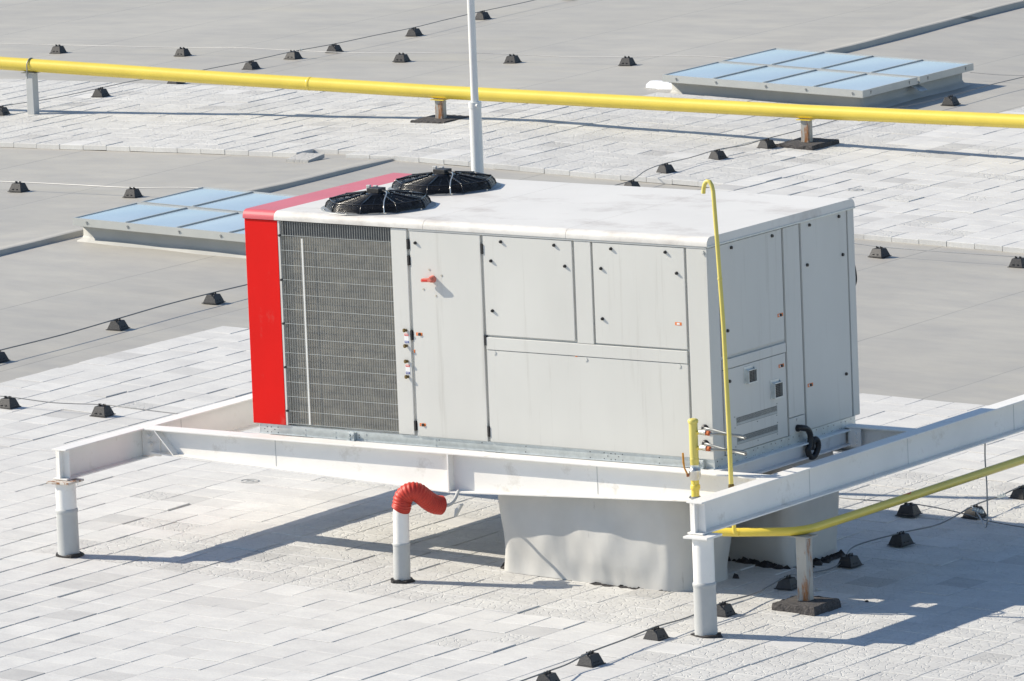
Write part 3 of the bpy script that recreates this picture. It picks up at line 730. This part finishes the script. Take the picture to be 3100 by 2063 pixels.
# ------------------------------------------------------------------ gas pipe in front
gp = thing('gas_pipe', (4.015, -.31, -.45), 'near yellow gas pipe with upright manifold and silver valve at the unit corner', 'gas pipe')
gx, gy = 4.018, -.315
run = [(gx-.004, gy, -.375), (gx-.002, gy, -.405), (gx+.012, gy+.006, -.433), (gx+.04, gy+.012, -.448), (gx+.08, gy+.022, -.45), (4.30, -.245, -.45), (4.50, -.150, -.45), (4.60, -.098, -.45), (4.66, -.045, -.45), (4.70, .03, -.45), (4.718, .12, -.45), (4.725, .6, -.45), (4.735, 3.0, -.45), (4.75, 6.5, -.45)]
m = MB(); m.tube([(gx, gy, .02), (gx-.004, gy, -.375)]+run[1:], [.029]*2+[.031]*(len(run)-1), 24)
m.tube([(gx, gy, -.118), (gx, gy, -.126), (gx, gy, -.15), (gx, gy, -.158)], [.030, .035, .035, .030], 24); m.tube([(gx-.002, gy, -.344), (gx-.002, gy, -.350), (gx-.002, gy, -.356)], [.030, .0335, .030], 24)
m.build('pipe_run', 'yellow', gp)
m = MB(); m.tube([(gx, gy, .055), (gx, gy, .325)], .031, 24); m.tube([(gx, gy, .018), (gx, gy, .055), (gx, gy, .061), (gx, gy, .07)], [.032, .032, .0345, .031], 24)
m.lathe([(.034, -.012), (.037, -.004), (.037, .010), (.030, .018), (.012, .022), (.001, .022)], (gx, gy, .326), 24); man = m.build('manifold', 'yellow2', gp)
m = MB(); m.tube([(gx, gy, .022), (gx, gy, -.01), (gx, gy, -.012), (gx, gy, -.022), (gx, gy, -.026), (gx, gy, -.062), (gx, gy, -.066), (gx, gy, -.085)], [.034, .034, .040, .043, .041, .043, .038, .036], 24)
m.tube([(gx, gy, -.03), (gx-.03, gy-.025, -.035)], .011, 12); valve = m.build('ball_valve', 'steel', gp)
m = MB(); hnd = [(gx-.036, gy-.034, -.050), (gx-.046, gy-.036, -.030), (gx-.062, gy-.036, .000), (gx-.068, gy-.036, .040), (gx-.070, gy-.036, .105)]
m.tube(hnd, [.007, .007, .006, .0085, .0075], 8); m.build('valve_lever', 'lever', gp)
m = MB(); m.cyl((gx-.028, gy-.024, -.05), (gx-.045, gy-.038, -.052), .012, 8); m.build('lever_nut', 'rust', gp)
for z, dz in ((.248, 0), (.138, -.005)):
    m = MB(); m.tube([(gx+.028, gy, z), (gx+.055, gy, z+.006)], .014, 12); m.build('outlet', 'yellow', man)
    m = MB(); m.tube([(gx+.052, gy, z+.005), (gx+.060, gy, z+.007), (gx+.078, gy, z+.008), (gx+.084, gy, z+.008), (gx+.108, gy, z+.006)], [.016, .019, .019, .022, .022], 14); m.build('fitting', 'steel', man)
    m = MB(); m.tube([(gx+.106, gy, z+.006), (gx+.132, gy, z+.002)], .019, 6, sm=False); m.tube([(gx+.132, gy, z+.002), (gx+.138, gy, z+.001)], .014, 12); m.build('copper_nut', 'copper', man)
    pth = smooth_path([(gx+.136, gy, z+.001), (gx+.19, gy+.03, z-.004), (gx+.26, gy+.12, z-.020), (gx+.29, gy+.19, z-.040), (gx+.275, gy+.235, z-.062+dz), (gx+.22, gy+.25, z-.060+dz), (gx+.10, gy+.265, z-.045+dz), (gx, gy+.275, z-.030+dz), (3.955, -.035, z-.025), (3.912, -.012, z-.026)], 7)
    m = MB(); m.tube(pth, .0085, 10); m.build('braided_hose', 'galvdark', man)
m = MB(); m.box(gx-.048, gx+.036, gy-.005, gy+.005, -.222, -.202); m.tube([(gx, gy, -.222), (gx, gy, -.202)], .0345, 20); m.cyl((gx-.04, gy-.005, -.212), (gx-.04, gy-.018, -.212), .007, 6); m.build('pipe_clip', 'galvdark', gp)
m = MB(); m.tube([(4.3335, -.238, -.45), (4.322, -.265, -.452)], .016, 12); m.build('branch', 'yellow', gp)
m = MB(); m.box(4.727, 4.767, 1.35, 1.46, -.4213, -.4205) if False else m.prism([(4.722, 1.28), (4.752, 1.34), (4.722, 1.40), (4.732, 1.345)], 2, -.4195, -.4180); m.build('flow_mark', 'stred', gp)
# thin vent riser with hook
vr = thing('vent_riser', (4.315, -.275, -.45), 'thin tall yellow vent tube with a hooked top before the right unit corner', 'vent tube')
pth = [(4.322, -.27, -.452), (4.318, -.285, -.448), (4.312, -.290, -.435), (4.308, -.288, -.40), (4.296, -.285, -.12)]
m = MB(); m.tube(pth, .0150, 14); m.build('elbow', 'yellow', vr)
m = MB(); up = [(4.296, -.285, -.10), (4.290, -.28, .30), (4.270, -.272, 1.0), (4.236, -.262, 1.60)]; m.tube(up, [.0165, .0165, .0155, .015], 16)
m.tube([(4.252, -.267, 1.325), (4.2515, -.267, 1.335), (4.251, -.267, 1.345)], [.015, .019, .015], 16)
tp = [(4.236, -.262, 1.60), (4.219, -.258, 1.88), (4.215, -.257, 1.945), (4.205, -.257, 1.985), (4.188, -.257, 2.010), (4.166, -.257, 2.012), (4.148, -.257, 1.992), (4.138, -.257, 1.962), (4.134, -.257, 1.925)]
m.tube(tp, .0148, 16); tube = m.build('tube', 'yellow2', vr)
m = MB(); m.tube([(4.296, -.285, -.165), (4.296, -.285, -.150), (4.296, -.285, -.148), (4.296, -.285, -.11), (4.296, -.285, -.10)], [.016, .016, .021, .021, .017], 12); m.cyl((4.26, -.295, -.165), (4.31, -.295, -.163), .006, 8); m.build('needle_valve', 'brass', vr)

# ------------------------------------------------------------------ pipe supports
def support(x, y, ztop, label, w=.083, pad=None, rusty=True, clamp=None, plate='yellow', poly=None):
    g = gz(x); o = thing('pipe_support', (x, y, g), label, 'pipe support', 'square posts carrying the yellow pipes')
    m = MB(); m.box(x-w/2, x+w/2, y-w/2, y+w/2, g-.03 if not pad else g+pad[2]-.004, ztop-.008); m.build('post', 'rustpost' if rusty else 'sleeve', o, bevel=.004)
    m = MB(); m.box(x-w*.95, x+w*.95, y-w*.8, y+w*.8, ztop-.008, ztop-.001); m.build('top_plate', plate, o)
    if pad:
        rnd = random.Random(int(x*100)); hx, hy, hz = pad; n = 12; ring = []
        for (ax, ay, bx, by) in ((-1, -1, 1, -1), (1, -1, 1, 1), (1, 1, -1, 1), (-1, 1, -1, -1)):
            for k in range(n): t = k/n; ring.append(((ax+(bx-ax)*t)*hx, (ay+(by-ay)*t)*hy))
        px, py = x+(poly[0] if poly else 0), y+(poly[1] if poly else 0); vs = []
        for (zz, sc) in ((-.03, 1.02), (hz*.6, 1.0), (hz, .97)):
            for (u, v) in ring: j = rnd.uniform(.975, 1.02); vs.append((px+u*sc*j, py+v*sc*j, gz(px)+zz+rnd.uniform(-.004, .004)*(zz > 0)))
        q = len(ring); m = MB(); m.add(vs, [(i*q+k, i*q+(k+1) % q, (i+1)*q+(k+1) % q, (i+1)*q+k) for i in range(2) for k in range(q)]+[tuple(range(2*q, 3*q))])
        m.build('base_pad', 'pad', o)
    if clamp:
        cx, cy, cz, r = clamp; m = MB(); pts = [(x-.0, cy-r, ztop-.06)]+[(x, cy-r*cos(a), cz+r*sin(a)) for a in [pi*k/14 for k in range(15)]]+[(x, cy+r, ztop-.06)]
        m.tube(pts, .006, 8); m.build('u_clamp', 'galvdark', o)
    return o
support(-15.32, 17.31, -.288, 'tall grey post under the left end of the far yellow pipe with a U clamp', pad=None, rusty=False, clamp=(0, 17.31, -.22, .072), plate='galvdark', w=.088)
support(-10.555, 17.67, -.409, 'short post and black pad under the middle of the far yellow pipe', pad=(.20, .24, .022), w=.082)
support(-6.38, 17.76, -.436, 'short rusty post on a black pad under the right part of the far yellow pipe', pad=(.21, .25, .03), w=.082)
support(4.705, -.015, -.481, 'rust streaked post on a thick dark pad carrying the near yellow gas pipe', pad=(.175, .175, .055), w=.083, poly=(.02, -.03), plate='rustpost')

fp = thing('gas_pipe', (-10.5, 17.7, -.34), 'long thick yellow gas pipe running right across the roof behind the unit', 'gas pipe')
line = [(-24, 16.70, -.012), (-15.345, 17.314, -.219), (-12.9, 17.50, -.287), (-10.563, 17.673, -.341), (-6.377, 17.763, -.368), (-3.98, 17.78, -.360), (4, 17.85, -.40)]
m = MB(); m.tube(line, .067, 32); m.tube([(-12.06, 17.56, -.305), (-12.045, 17.561, -.3055), (-12.03, 17.562, -.306)], [.0675, .0705, .0675], 32); m.tube([(-5.80, 17.77, -.3675), (-5.79, 17.77, -.3675), (-5.78, 17.77, -.3675)], [.067, .0695, .067], 32)
m.build('pipe_run', 'yellow', fp)

# ------------------------------------------------------------------ mast
mx, my = .268, 2.605
ms = thing('lightning_mast', (mx, my, gz(mx)), 'pale slender lightning rod mast standing behind the rooftop unit', 'mast')
m = MB(); m.tube([(mx, my, gz(mx)-.03), (mx, my, 2.01)], [.049, .046], 24); m.build('lower_tube', 'mast', ms)
m = MB(); m.tube([(mx, my, 1.98), (mx, my, 3.95)], [.029, .027], 24); up = m.build('upper_tube', 'mast', ms)
m = MB(); m.tube([(mx, my, 1.975), (mx, my, 2.02)], [.0495, .0495], 24); m.cyl((mx+.035, my-.03, 2.0), (mx+.058, my-.045, 2.0), .012, 8); m.build('collar', 'mast', ms)

# ------------------------------------------------------------------ skylights
def skylight(x0, x1, y0, y1, label, screws_right=True, flapx=None):
    hgt = .175; cx, cy = (x0+x1)/2, (y0+y1)/2
    o = thing('skylight', (cx, cy, gz(cx)), label, 'skylight', 'blue glazed skylights on the roof')
    zt = lambda x: gz(x)+hgt
    def sbox(m, a, b, c, d, h0, h1):          # a box that follows the slope of the roof
        vs = [(x, y, gz(x)+h) for h in (h0, h1) for y in (c, d) for x in (a, b)]
        m.add(vs, [(0, 2, 3, 1), (4, 5, 7, 6), (0, 1, 5, 4), (2, 6, 7, 3), (0, 4, 6, 2), (1, 3, 7, 5)])
    m = MB(); ins = .10; n = 24; rows = [(MEM-.02, -.07), (MEM+.004, -.055), (MEM+.025, -.012), (MEM+.05, 0), (.092, .0)]; vs = []
    ring = []
    ax, bx, ay, by = x0+ins*.4, x1-ins, y0+ins, y1-.06
    for (p, q, r_, s_) in ((ax, ay, bx, ay), (bx, ay, bx, by), (bx, by, ax, by), (ax, by, ax, ay)):
        for k in range(n): t = k/n; ring.append((p+(r_-p)*t, q+(s_-q)*t))
    for (h, out) in rows:
        for (x, y) in ring:
            X = x+(-1 if x <= ax+1e-6 else (1 if x >= bx-1e-6 else 0))*-out*-1 if False else x
            ox = (-1 if abs(x-ax) < 1e-6 else (1 if abs(x-bx) < 1e-6 else 0)); oy = (-1 if abs(y-ay) < 1e-6 else (1 if abs(y-by) < 1e-6 else 0))
            wv_ = 1+.25*sin(x*7+y*5)
            vs.append((x+ox*(-out)*wv_, y+oy*(-out)*wv_, gz(x)+h))
    q = len(ring); m.add(vs, [(i*q+k, i*q+(k+1) % q, (i+1)*q+(k+1) % q, (i+1)*q+k) for i in range(len(rows)-1) for k in range(q)], True)
    m.build('curb', 'curb', o)
    m = MB(); sbox(m, x0+.03, x1-.06, y0+.07, y1-.03, .088, .112); m.build('sill', 'frame', o)
    ym = y0+(y1-y0)*.5; fr = .030
    for ri, (ya, yb_) in enumerate(((y0, ym-.022), (ym+.022, y1))):
        m = MB(); th = .07 if True else 0
        sbox(m, x0, x1, ya, ya+.012, hgt-th, hgt); sbox(m, x0, x1, yb_-.012, yb_, hgt-th, hgt); sbox(m, x0, x0+.012, ya+.012, yb_-.012, hgt-th, hgt); sbox(m, x1-.012, x1, ya+.012, yb_-.012, hgt-th, hgt)
        sbox(m, x0+.012, x1-.012, ya+.012, ya+.026, hgt-.010, hgt-.001); sbox(m, x0+.012, x1-.012, yb_-.026, yb_-.012, hgt-.010, hgt-.001)
        fo = m.build('sash', 'frame', o)
        for k in range(1, 4):
            x = x0+(x1-x0)*k/4; m = MB(); sbox(m, x-.0055, x+.0055, ya+.026, yb_-.026, hgt-.012, hgt+.004); m.build('glazing_bar', 'frame', fo)
        for k in range(4):
            a = x0+(x1-x0)*k/4+.0115; b = x0+(x1-x0)*(k+1)/4-.0115; m = MB(); vs = []; g_ = 8
            for j in range(g_+1):
                for i in range(g_+1):
                    u, v = i/g_, j/g_; X = a+(b-a)*u; Y = ya+.02+(yb_-ya-.04)*v
                    vs.append((X, Y, gz(X)+hgt-.008+.010*(sin(pi*u)*sin(pi*v))**.7))
            m.add(vs, [(j*(g_+1)+i, j*(g_+1)+i+1, (j+1)*(g_+1)+i+1, (j+1)*(g_+1)+i) for j in range(g_) for i in range(g_)], True); m.build('pane', 'pane', fo)
        m = MB()
        if ri == 0:
            for t in (.07, .27, .52, .72, .95): x = x0+(x1-x0)*t; m.cyl((x, ya, gz(x)+hgt-.03), (x, ya-.008, gz(x)+hgt-.03), .009, 8); m.box(x-.003, x+.004, ya-.004, ya, gz(x)+hgt-.05, gz(x)+hgt-.034)
        for t in (.15, .85): y = ya+(yb_-ya)*t; m.cyl((x1, y, gz(x1)+hgt-.025), (x1+.006, y, gz(x1)+hgt-.025), .009, 8); m.box(x1, x1+.004, y-.004, y+.004, gz(x1)+hgt-.05, gz(x1)+hgt-.03)
        m.build('screws', 'galvdark', fo)
    m = MB(); sbox(m, x0+.02, x1-.02, ym-.020, ym+.020, .10, .135); m.build('gutter', 'galv', o)
    m = MB(); z = gz(x1)
    m.add([(x1-.08, ym-.055, z+.10), (x1-.08, ym+.075, z+.10), (x1+.045, ym+.085, z+.035), (x1+.045, ym-.045, z+.035), (x1-.08, ym-.055, z+.104), (x1-.08, ym+.075, z+.104), (x1+.048, ym+.085, z+.039), (x1+.048, ym-.045, z+.039)],
          [(0, 1, 2, 3), (4, 7, 6, 5), (0, 4, 5, 1), (1, 5, 6, 2), (2, 6, 7, 3), (3, 7, 4, 0)]); m.build('gutter_spout', 'galv', o)
    return o
skylight(-9.34, -7.06, 10.10, 12.08, 'blue glazed skylight half hidden behind the red corner of the unit')
skylight(-9.46, -7.12, 19.98, 22.10, 'blue glazed skylight beyond the far yellow pipe')
m = MB()
for dx, dy, s in ((0, 0, 1.0), (.13, -.03, .8)):
    n = 10; x0, y0 = -10.02+dx, 20.56+dy; z0 = gz(-10)+MEM; vs = []
    for j in range(7):
        a = pi*j/6
        for (xx, sc) in ((0, .55), (.04, .92), (.10, 1), (.24, 1), (.34, .95), (.36, .6)): vs.append((x0+xx, y0-.065*s*sc*cos(a), z0+.075*s*sc*sin(a)**.7+.0))
    m.add(vs, [(j*6+i, j*6+i+1, (j+1)*6+i+1, (j+1)*6+i) for j in range(6) for i in range(5)], True)
    m.add([vs[j*6] for j in range(7)], [tuple(range(7))[::-1]]); m.add([vs[j*6+5] for j in range(7)], [tuple(range(7))])
tag(m.build('covered_bundle', 'plastic', org=(-9.9, 20.56, gz(-9.9)+MEM)), 'small rounded white bundle at the left corner of the far skylight', 'bundle')

# ------------------------------------------------------------------ lightning wire holders
def make_holder(label):
    o = thing('wire_holder', (0, 0, 0), label, 'wire holder', 'black blocks holding the lightning wires')
    m = MB(); b0, t0, h = .0725, .049, .078
    vs = [(sx*b0, sy*b0*.93, .006) for sx, sy in ((-1, -1), (1, -1), (1, 1), (-1, 1))]+[(sx*t0, sy*t0*.8, h) for sx, sy in ((-1, -1), (1, -1), (1, 1), (-1, 1))]
    m.add(vs, [(0, 3, 2, 1), (4, 5, 6, 7), (0, 1, 5, 4), (1, 2, 6, 5), (2, 3, 7, 6), (3, 0, 4, 7)])
    m.box(-.080, .080, -.076, .076, 0, .007)
    for x in (-.028, .018): m.cur = 1; m.box(x-.011, x+.013, -.0665, -.058, .024, .031); m.box(.0600, .0675, x-.009, x+.011, .024, .031); m.cur = 0
    m.build('weight', ['holder', 'black'], o, bevel=.0035)
    for x in (-.022, .022):
        m = MB(); m.box(x-.0055, x+.0055, -.014, -.006, h-.002, h+.020); m.box(x-.0055, x+.0055, .006, .014, h-.002, h+.016); m.box(x-.0055, x+.0055, -.020, .018, h-.004, h+.003)
        m.build('clip', 'holder', o)
    return o
G_ = 'holder'
spots = [  # x, y, direction of the wire (0 along x, 1 along y), on membrane?, label
 (-18.62, 22.05, 0, 1, 'black wire holder on the far membrane, leftmost of the cross row'),
 (-16.96, 22.07, 0, 1, 'black wire holder on the far membrane, second from the left of the cross row'),
 (-15.48, 22.04, 0, 1, 'black wire holder just left of where the two far wires cross'),
 (-14.07, 22.03, 0, 1, 'black wire holder left of the tall mast in the far cross row'),
 (-12.73, 22.13, 0, 1, 'black wire holder right of the tall mast in the far cross row'),
 (-11.31, 22.15, 0, 1, 'black wire holder nearest the far skylight in the far cross row'),
 (-15.42, 27.25, 1, 1, 'black wire holder cut by the top edge of the picture'),
 (-15.38, 25.46, 1, 1, 'black wire holder just right of the mast near the top edge'),
 (-15.30, 24.03, 1, 1, 'black wire holder left of the mast near the top edge, on the slanting wire'),
 (-15.35, 22.61, 1, 1, 'black wire holder just right and above the crossing of the far wires'),
 (-15.42, 21.20, 1, 1, 'black wire holder on the slanting wire just above the far yellow pipe'),
 (-15.51, 19.98, 1, 1, 'black wire holder half hidden by the far yellow pipe at its back'),
 (-15.47, 18.64, 1, 0, 'black wire holder on the slabs just behind the left part of the far pipe'),
 (-15.63, 17.18, 1, 0, 'black wire holder at the left edge by the foot of the tall pipe support'),
 (-12.00, 12.75, 0, 1, 'black wire holder on the membrane at the left edge, beyond the near skylight'),
 (-10.59, 12.66, 0, 1, 'black wire holder just left of the near skylight'),
 (-2.60, 12.90, 0, 1, 'black wire holder just right of the unit on the plain membrane'),
 (-1.26, 13.02, 0, 1, 'black wire holder at the right edge on the plain membrane'),
 (-6.37, 8.16, 1, 1, 'black wire holder beside the red corner panel on the membrane'),
 (-6.32, 6.73, 1, 1, 'black wire holder between the near skylight and the left slabs'),
 (-6.28, 5.03, 1, 1, 'black wire holder cut by the left edge beside the slabs'),
 (-4.79, 3.24, 0, 0, 'black wire holder on slabs at the left edge, above the white beam end'),
 (-3.93, 3.34, 0, 0, 'black wire holder on slabs just above the left white beam'),
 (-6.65, 20.86, 1, 1, 'black wire holder in the shade at the right side of the far skylight'),
 (-6.62, 17.42, 1, 0, 'black wire holder beside the black pad of the right pipe support'),
 (-6.67, 16.63, 1, 0, 'black wire holder on far slabs between the pipe pad and the hooked tube'),
 (-6.65, 15.70, 1, 0, 'black wire holder on far slabs near the front slab edge'),
 (-6.54, 14.95, 1, 1, 'black wire holder peeping over the roof of the unit'),
 (3.65, 3.10, 0, 0, 'black wire holder in the sun between the right beam and the gas pipe'),
 (4.11, 3.27, 1, 0, 'black wire holder with clamps where the hanging cable lands'),
 (4.05, 4.06, 1, 0, 'black wire holder cut by the right edge above the gas pipe'),
 (4.16, 2.15, 1, 0, 'black wire holder at the back edge of the big shadow'),
 (4.23, 1.33, 1, 0, 'black wire holder in the shadow right of the near pipe support'),
 (4.25, 0.47, 1, 0, 'black wire holder in the shadow left of the near pipe support'),
 (4.34, -.52, 1, 0, 'black wire holder half hidden behind the right beam post'),
 (4.36, -1.40, 1, 0, 'black wire holder in the sun left of the right beam post'),
 (4.42, -2.30, 1, 0, 'black wire holder in the sun near the bottom edge'),
 (4.50, -2.94, 1, 0, 'black wire holder cut by the bottom edge of the picture'),
 (3.915, .93, 1, 0, 'black wire holder peeping out behind the rear wrapped duct'),
]
spots = spots[:-1]
proto = make_holder(spots[0][4])
for i, (x, y, d, mem, lab) in enumerate(spots):
    o = proto if i == 0 else copy_tree(proto)
    o.location = (x, y, gz(x)+(MEM-.004 if mem else .001)); o['label'] = lab; o['_org'] = list(o.location)
    o.rotation_euler = (random.uniform(-.02, .02), random.uniform(-.02, .02), (pi/2 if d else 0)+random.uniform(-.12, .12)); sc_ = random.uniform(.93, 1.0); o.scale = (sc_, sc_, random.uniform(.92, 1.0))

# ------------------------------------------------------------------ wires
def wire(pts, label, mat='wire', r=.0040, sag=.5):
    m = MB(); m.tube(smooth_path(pts, 5), r, 6); o = m.build('lightning_wire', mat, org=pts[0])
    return tag(o, label, 'wire', 'lightning conductor wires')
zh = .083
def zm(x, h=zh): return gz(x)+MEM+h
def zs_(x, h=zh+.004): return gz(x)+h
rw = random.Random(11)
def row_x(xs_, y, mem=True, wob=.02):
    f = zm if mem else zs_; out = []
    for i, x in enumerate(xs_):
        out.append((x, y[i] if isinstance(y, list) else y, f(x)))
        if i < len(xs_)-1:
            x2 = xs_[i+1]; ya = out[-1][1]; yb2 = y[i+1] if isinstance(y, list) else y
            out.append(((x+x2)/2, (ya+yb2)/2+rw.uniform(-wob, wob), f((x+x2)/2)+rw.uniform(-.018, .022)))
    return out
def row_y(ys_, x, mem=True, wob=.02):
    out = []
    for i, y in enumerate(ys_):
        xx = x[i] if isinstance(x, list) else x; f = zm if (mem if isinstance(mem, bool) else mem(y)) else zs_
        out.append((xx, y, f(xx)))
        if i < len(ys_)-1:
            y2 = ys_[i+1]; x2 = x[i+1] if isinstance(x, list) else x; xa = (xx+x2)/2
            f2 = zm if (mem if isinstance(mem, bool) else mem((y+y2)/2)) else zs_
            out.append((xa+rw.uniform(-wob, wob), (y+y2)/2, f2(xa)+rw.uniform(-.015, .012)))
    return out
wire(row_x([-26, -22, -20.2, -18.62, -16.96, -15.48, -14.07, -12.73, -11.31, -9.75], [22.0, 22.0, 22.0, 22.05, 22.07, 22.04, 22.03, 22.13, 22.15, 22.15]), 'pale wire across the far membrane behind the mast', 'wire')
wire(row_y([15.0, 16.0, 17.18, 18.64, 19.98, 21.2, 22.61, 24.03, 25.46, 27.25, 29, 32], [-15.72, -15.68, -15.63, -15.47, -15.51, -15.42, -15.35, -15.30, -15.38, -15.42, -15.4, -15.4], lambda y: y > 19.7), 'dark wire slanting up from the left pipe support to the top edge', 'wiredark')
wire(row_x([-20, -16, -13.6, -12.0, -10.59, -9.2], [12.75, 12.75, 12.75, 12.75, 12.66, 12.66]), 'pale wire from the left edge to the back of the near skylight', 'wire', .0052)
wire(row_y([2.0, 3.6, 5.03, 6.73, 8.16, 9.6, 11.0], [-6.26, -6.26, -6.28, -6.32, -6.37, -6.4, -6.4]), 'dark wire slanting across the left membrane towards the red corner', 'wiredark', .0055)
wire(row_y([14.0, 14.95, 15.70, 16.63, 17.42, 19.3, 20.86, 22.42, 24.5], [-6.5, -6.54, -6.65, -6.67, -6.62, -6.66, -6.65, -6.66, -6.66], lambda y: y < 15.3 or y > 19.9, .03), 'dark wire on the far slabs running past the far skylight', 'wiredark')
wire(row_x([-7.3, -6.66], [22.33, 22.42]), 'short pale wire joining the far skylight to the slanting wire', 'wire')
wire(row_x([-4.4, -3.4, -2.6, -1.26, .2, 1.6], [12.85, 12.85, 12.9, 13.02, 13.1, 13.1]), 'pale wire on the plain membrane right of the unit', 'wire')
wire(row_x([-9, -7.5], 3.1)+row_x([-6.0, -4.79, -3.93, -3.3, -2.0, 2.0], [3.15, 3.24, 3.34, 3.32, 3.3, 3.15], False), 'thin wire across the left slabs passing above the white beam', 'wiredark', .004)
wire([(4.52, -3.6, zs_(4.52)), (4.50, -2.94, zs_(4.5)), (4.44, -2.6, zs_(4.4)-.02), (4.42, -2.30, zs_(4.4)), (4.38, -1.8, zs_(4.4)-.006), (4.36, -1.40, zs_(4.4)), (4.36, -1.0, zs_(4.4)-.01), (4.34, -.52, zs_(4.3)), (4.29, 0, zs_(4.3)-.03), (4.25, .47, zs_(4.3)-.0), (4.12, .85, gz(4.1)+.014), (4.20, 1.12, gz(4.1)+.012), (4.17, 1.35, gz(4.1)+.03), (4.02, 1.75, gz(4.1)+.05), (4.16, 2.15, zs_(4.2)), (4.16, 2.7, zs_(4.2)-.03), (4.11, 3.27, zs_(4.1)), (4.07, 3.7, zs_(4.1)-.01), (4.05, 4.06, zs_(4.05)), (4.0, 5.2, zs_(4))], 'wire winding from the bottom edge past the near pipe support to the right edge', 'wiredark', .0055)
wire([(1.0, 3.2, zs_(1)), (2.0, 3.25, zs_(2)-.01), (2.96, 3.16, zs_(3)-.03), (3.65, 3.10, zs_(3.65)), (4.10, 3.07, zs_(4.1)-.02), (4.40, 3.05, gz(4.4)+.03), (5.0, 3.02, gz(5)+.02), (6.5, 3.0, gz(6.5)+.02)], 'thin wire across the sunlit slabs between the right beam and the gas pipe', 'wiredark', .004)
# cable hanging from the right beam
wire([(4.55, 2.72, -.285), (4.545, 2.72, -.42), (4.55, 2.725, -.62), (4.545, 2.73, gz(4.5)+.16), (4.53, 2.745, gz(4.4)+.08), (4.46, 2.83, gz(4.4)+.035), (4.30, 3.03, gz(4.2)+.06), (4.12, 3.22, zs_(4.1))], 'thin cable hanging straight down from the right white beam', 'wire', .0055)
def clampset(x, y, z, label, n=1, dx=.0, dy=.03):
    o = thing('wire_clamp', (x, y, z), label, 'clamp', 'metal clamps on the lightning wires')
    for k in range(n):
        m = MB(); a, b = x+dx*k, y+dy*k; m.box(a-.012, a+.012, b-.010, b+.010, z-.006, z+.006); m.cyl((a-.006, b, z+.006), (a-.006, b, z+.022), .0045, 6); m.cyl((a+.008, b, z+.004), (a+.008, b, z+.018), .0045, 6)
        m.build('clamp_plate', 'galv', o)
    return o
clampset(4.19, 3.13, gz(4.2)+.085, 'row of small metal clamps on the holder under the hanging cable', 4, .035, -.02)
clampset(4.12, 2.80, zs_(4.1)-.02, 'small metal clamp where two wires cross near the big shadow', 1)
clampset(4.085, 3.66, zs_(4.1)-.01, 'metal clamp on the wire near the right edge', 3, .005, .03)
clampset(-15.38, 22.05, zm(-15.3), 'small metal clamp where the two far wires cross', 1)
clampset(-6.66, 22.42, zm(-6.66), 'small metal clamp right of the far skylight', 1)

# loose bits lying on the slabs
def pebble(x, y, r, label, mat='sleeve'):
    m = MB(); m.lathe([(r, 0), (r*.9, r*.45), (r*.5, r*.75), (.0005, r*.8)], (x, y, gz(x)-.001), 7, False)
    for v in m.v: v.x += random.uniform(-.15, .15)*r; v.y += random.uniform(-.15, .15)*r
    return tag(m.build('pebble', mat, org=(x, y, gz(x))), label, 'stone')
pebble(4.47, .52, .024, 'round stone on shaded slabs right of the nearer holder')
pebble(4.97, .36, .014, 'tiny dark stone in the middle of the blue shadow', 'bitumen')
def ringmark(x, y, label):
    m = MB(); m.lathe([(.060, .0), (.066, .004), (.072, .0)], (x, y, gz(x)+.002), 28); m.lathe([(.018, .0), (.026, .003), (.034, .0)], (x, y, gz(x)+.002), 20)
    return tag(m.build('ring_disc', 'sleeve', org=(x, y, gz(x))), label, 'ring')
ringmark(-1.35, 1.75, 'small grey ring lying on the slabs below the front cross beam')
ringmark(-4.58, 15.7, 'small grey ring lying on the far slabs behind the unit')
m = MB(); m.box(-10.55, -10.29, 15.05, 15.32, gz(-10.4)-.05, gz(-10.4)-.012)
for v in m.v: v.z += (v.y-15.18)*.10
tag(m.build('loose_slab', 'tilepat', org=(-10.42, 15.2, gz(-10.4))), 'loose slab tilted out of the front edge of the far slabs', 'slab')

for o in bpy.data.objects:
    if '_org' in o: del o['_org']
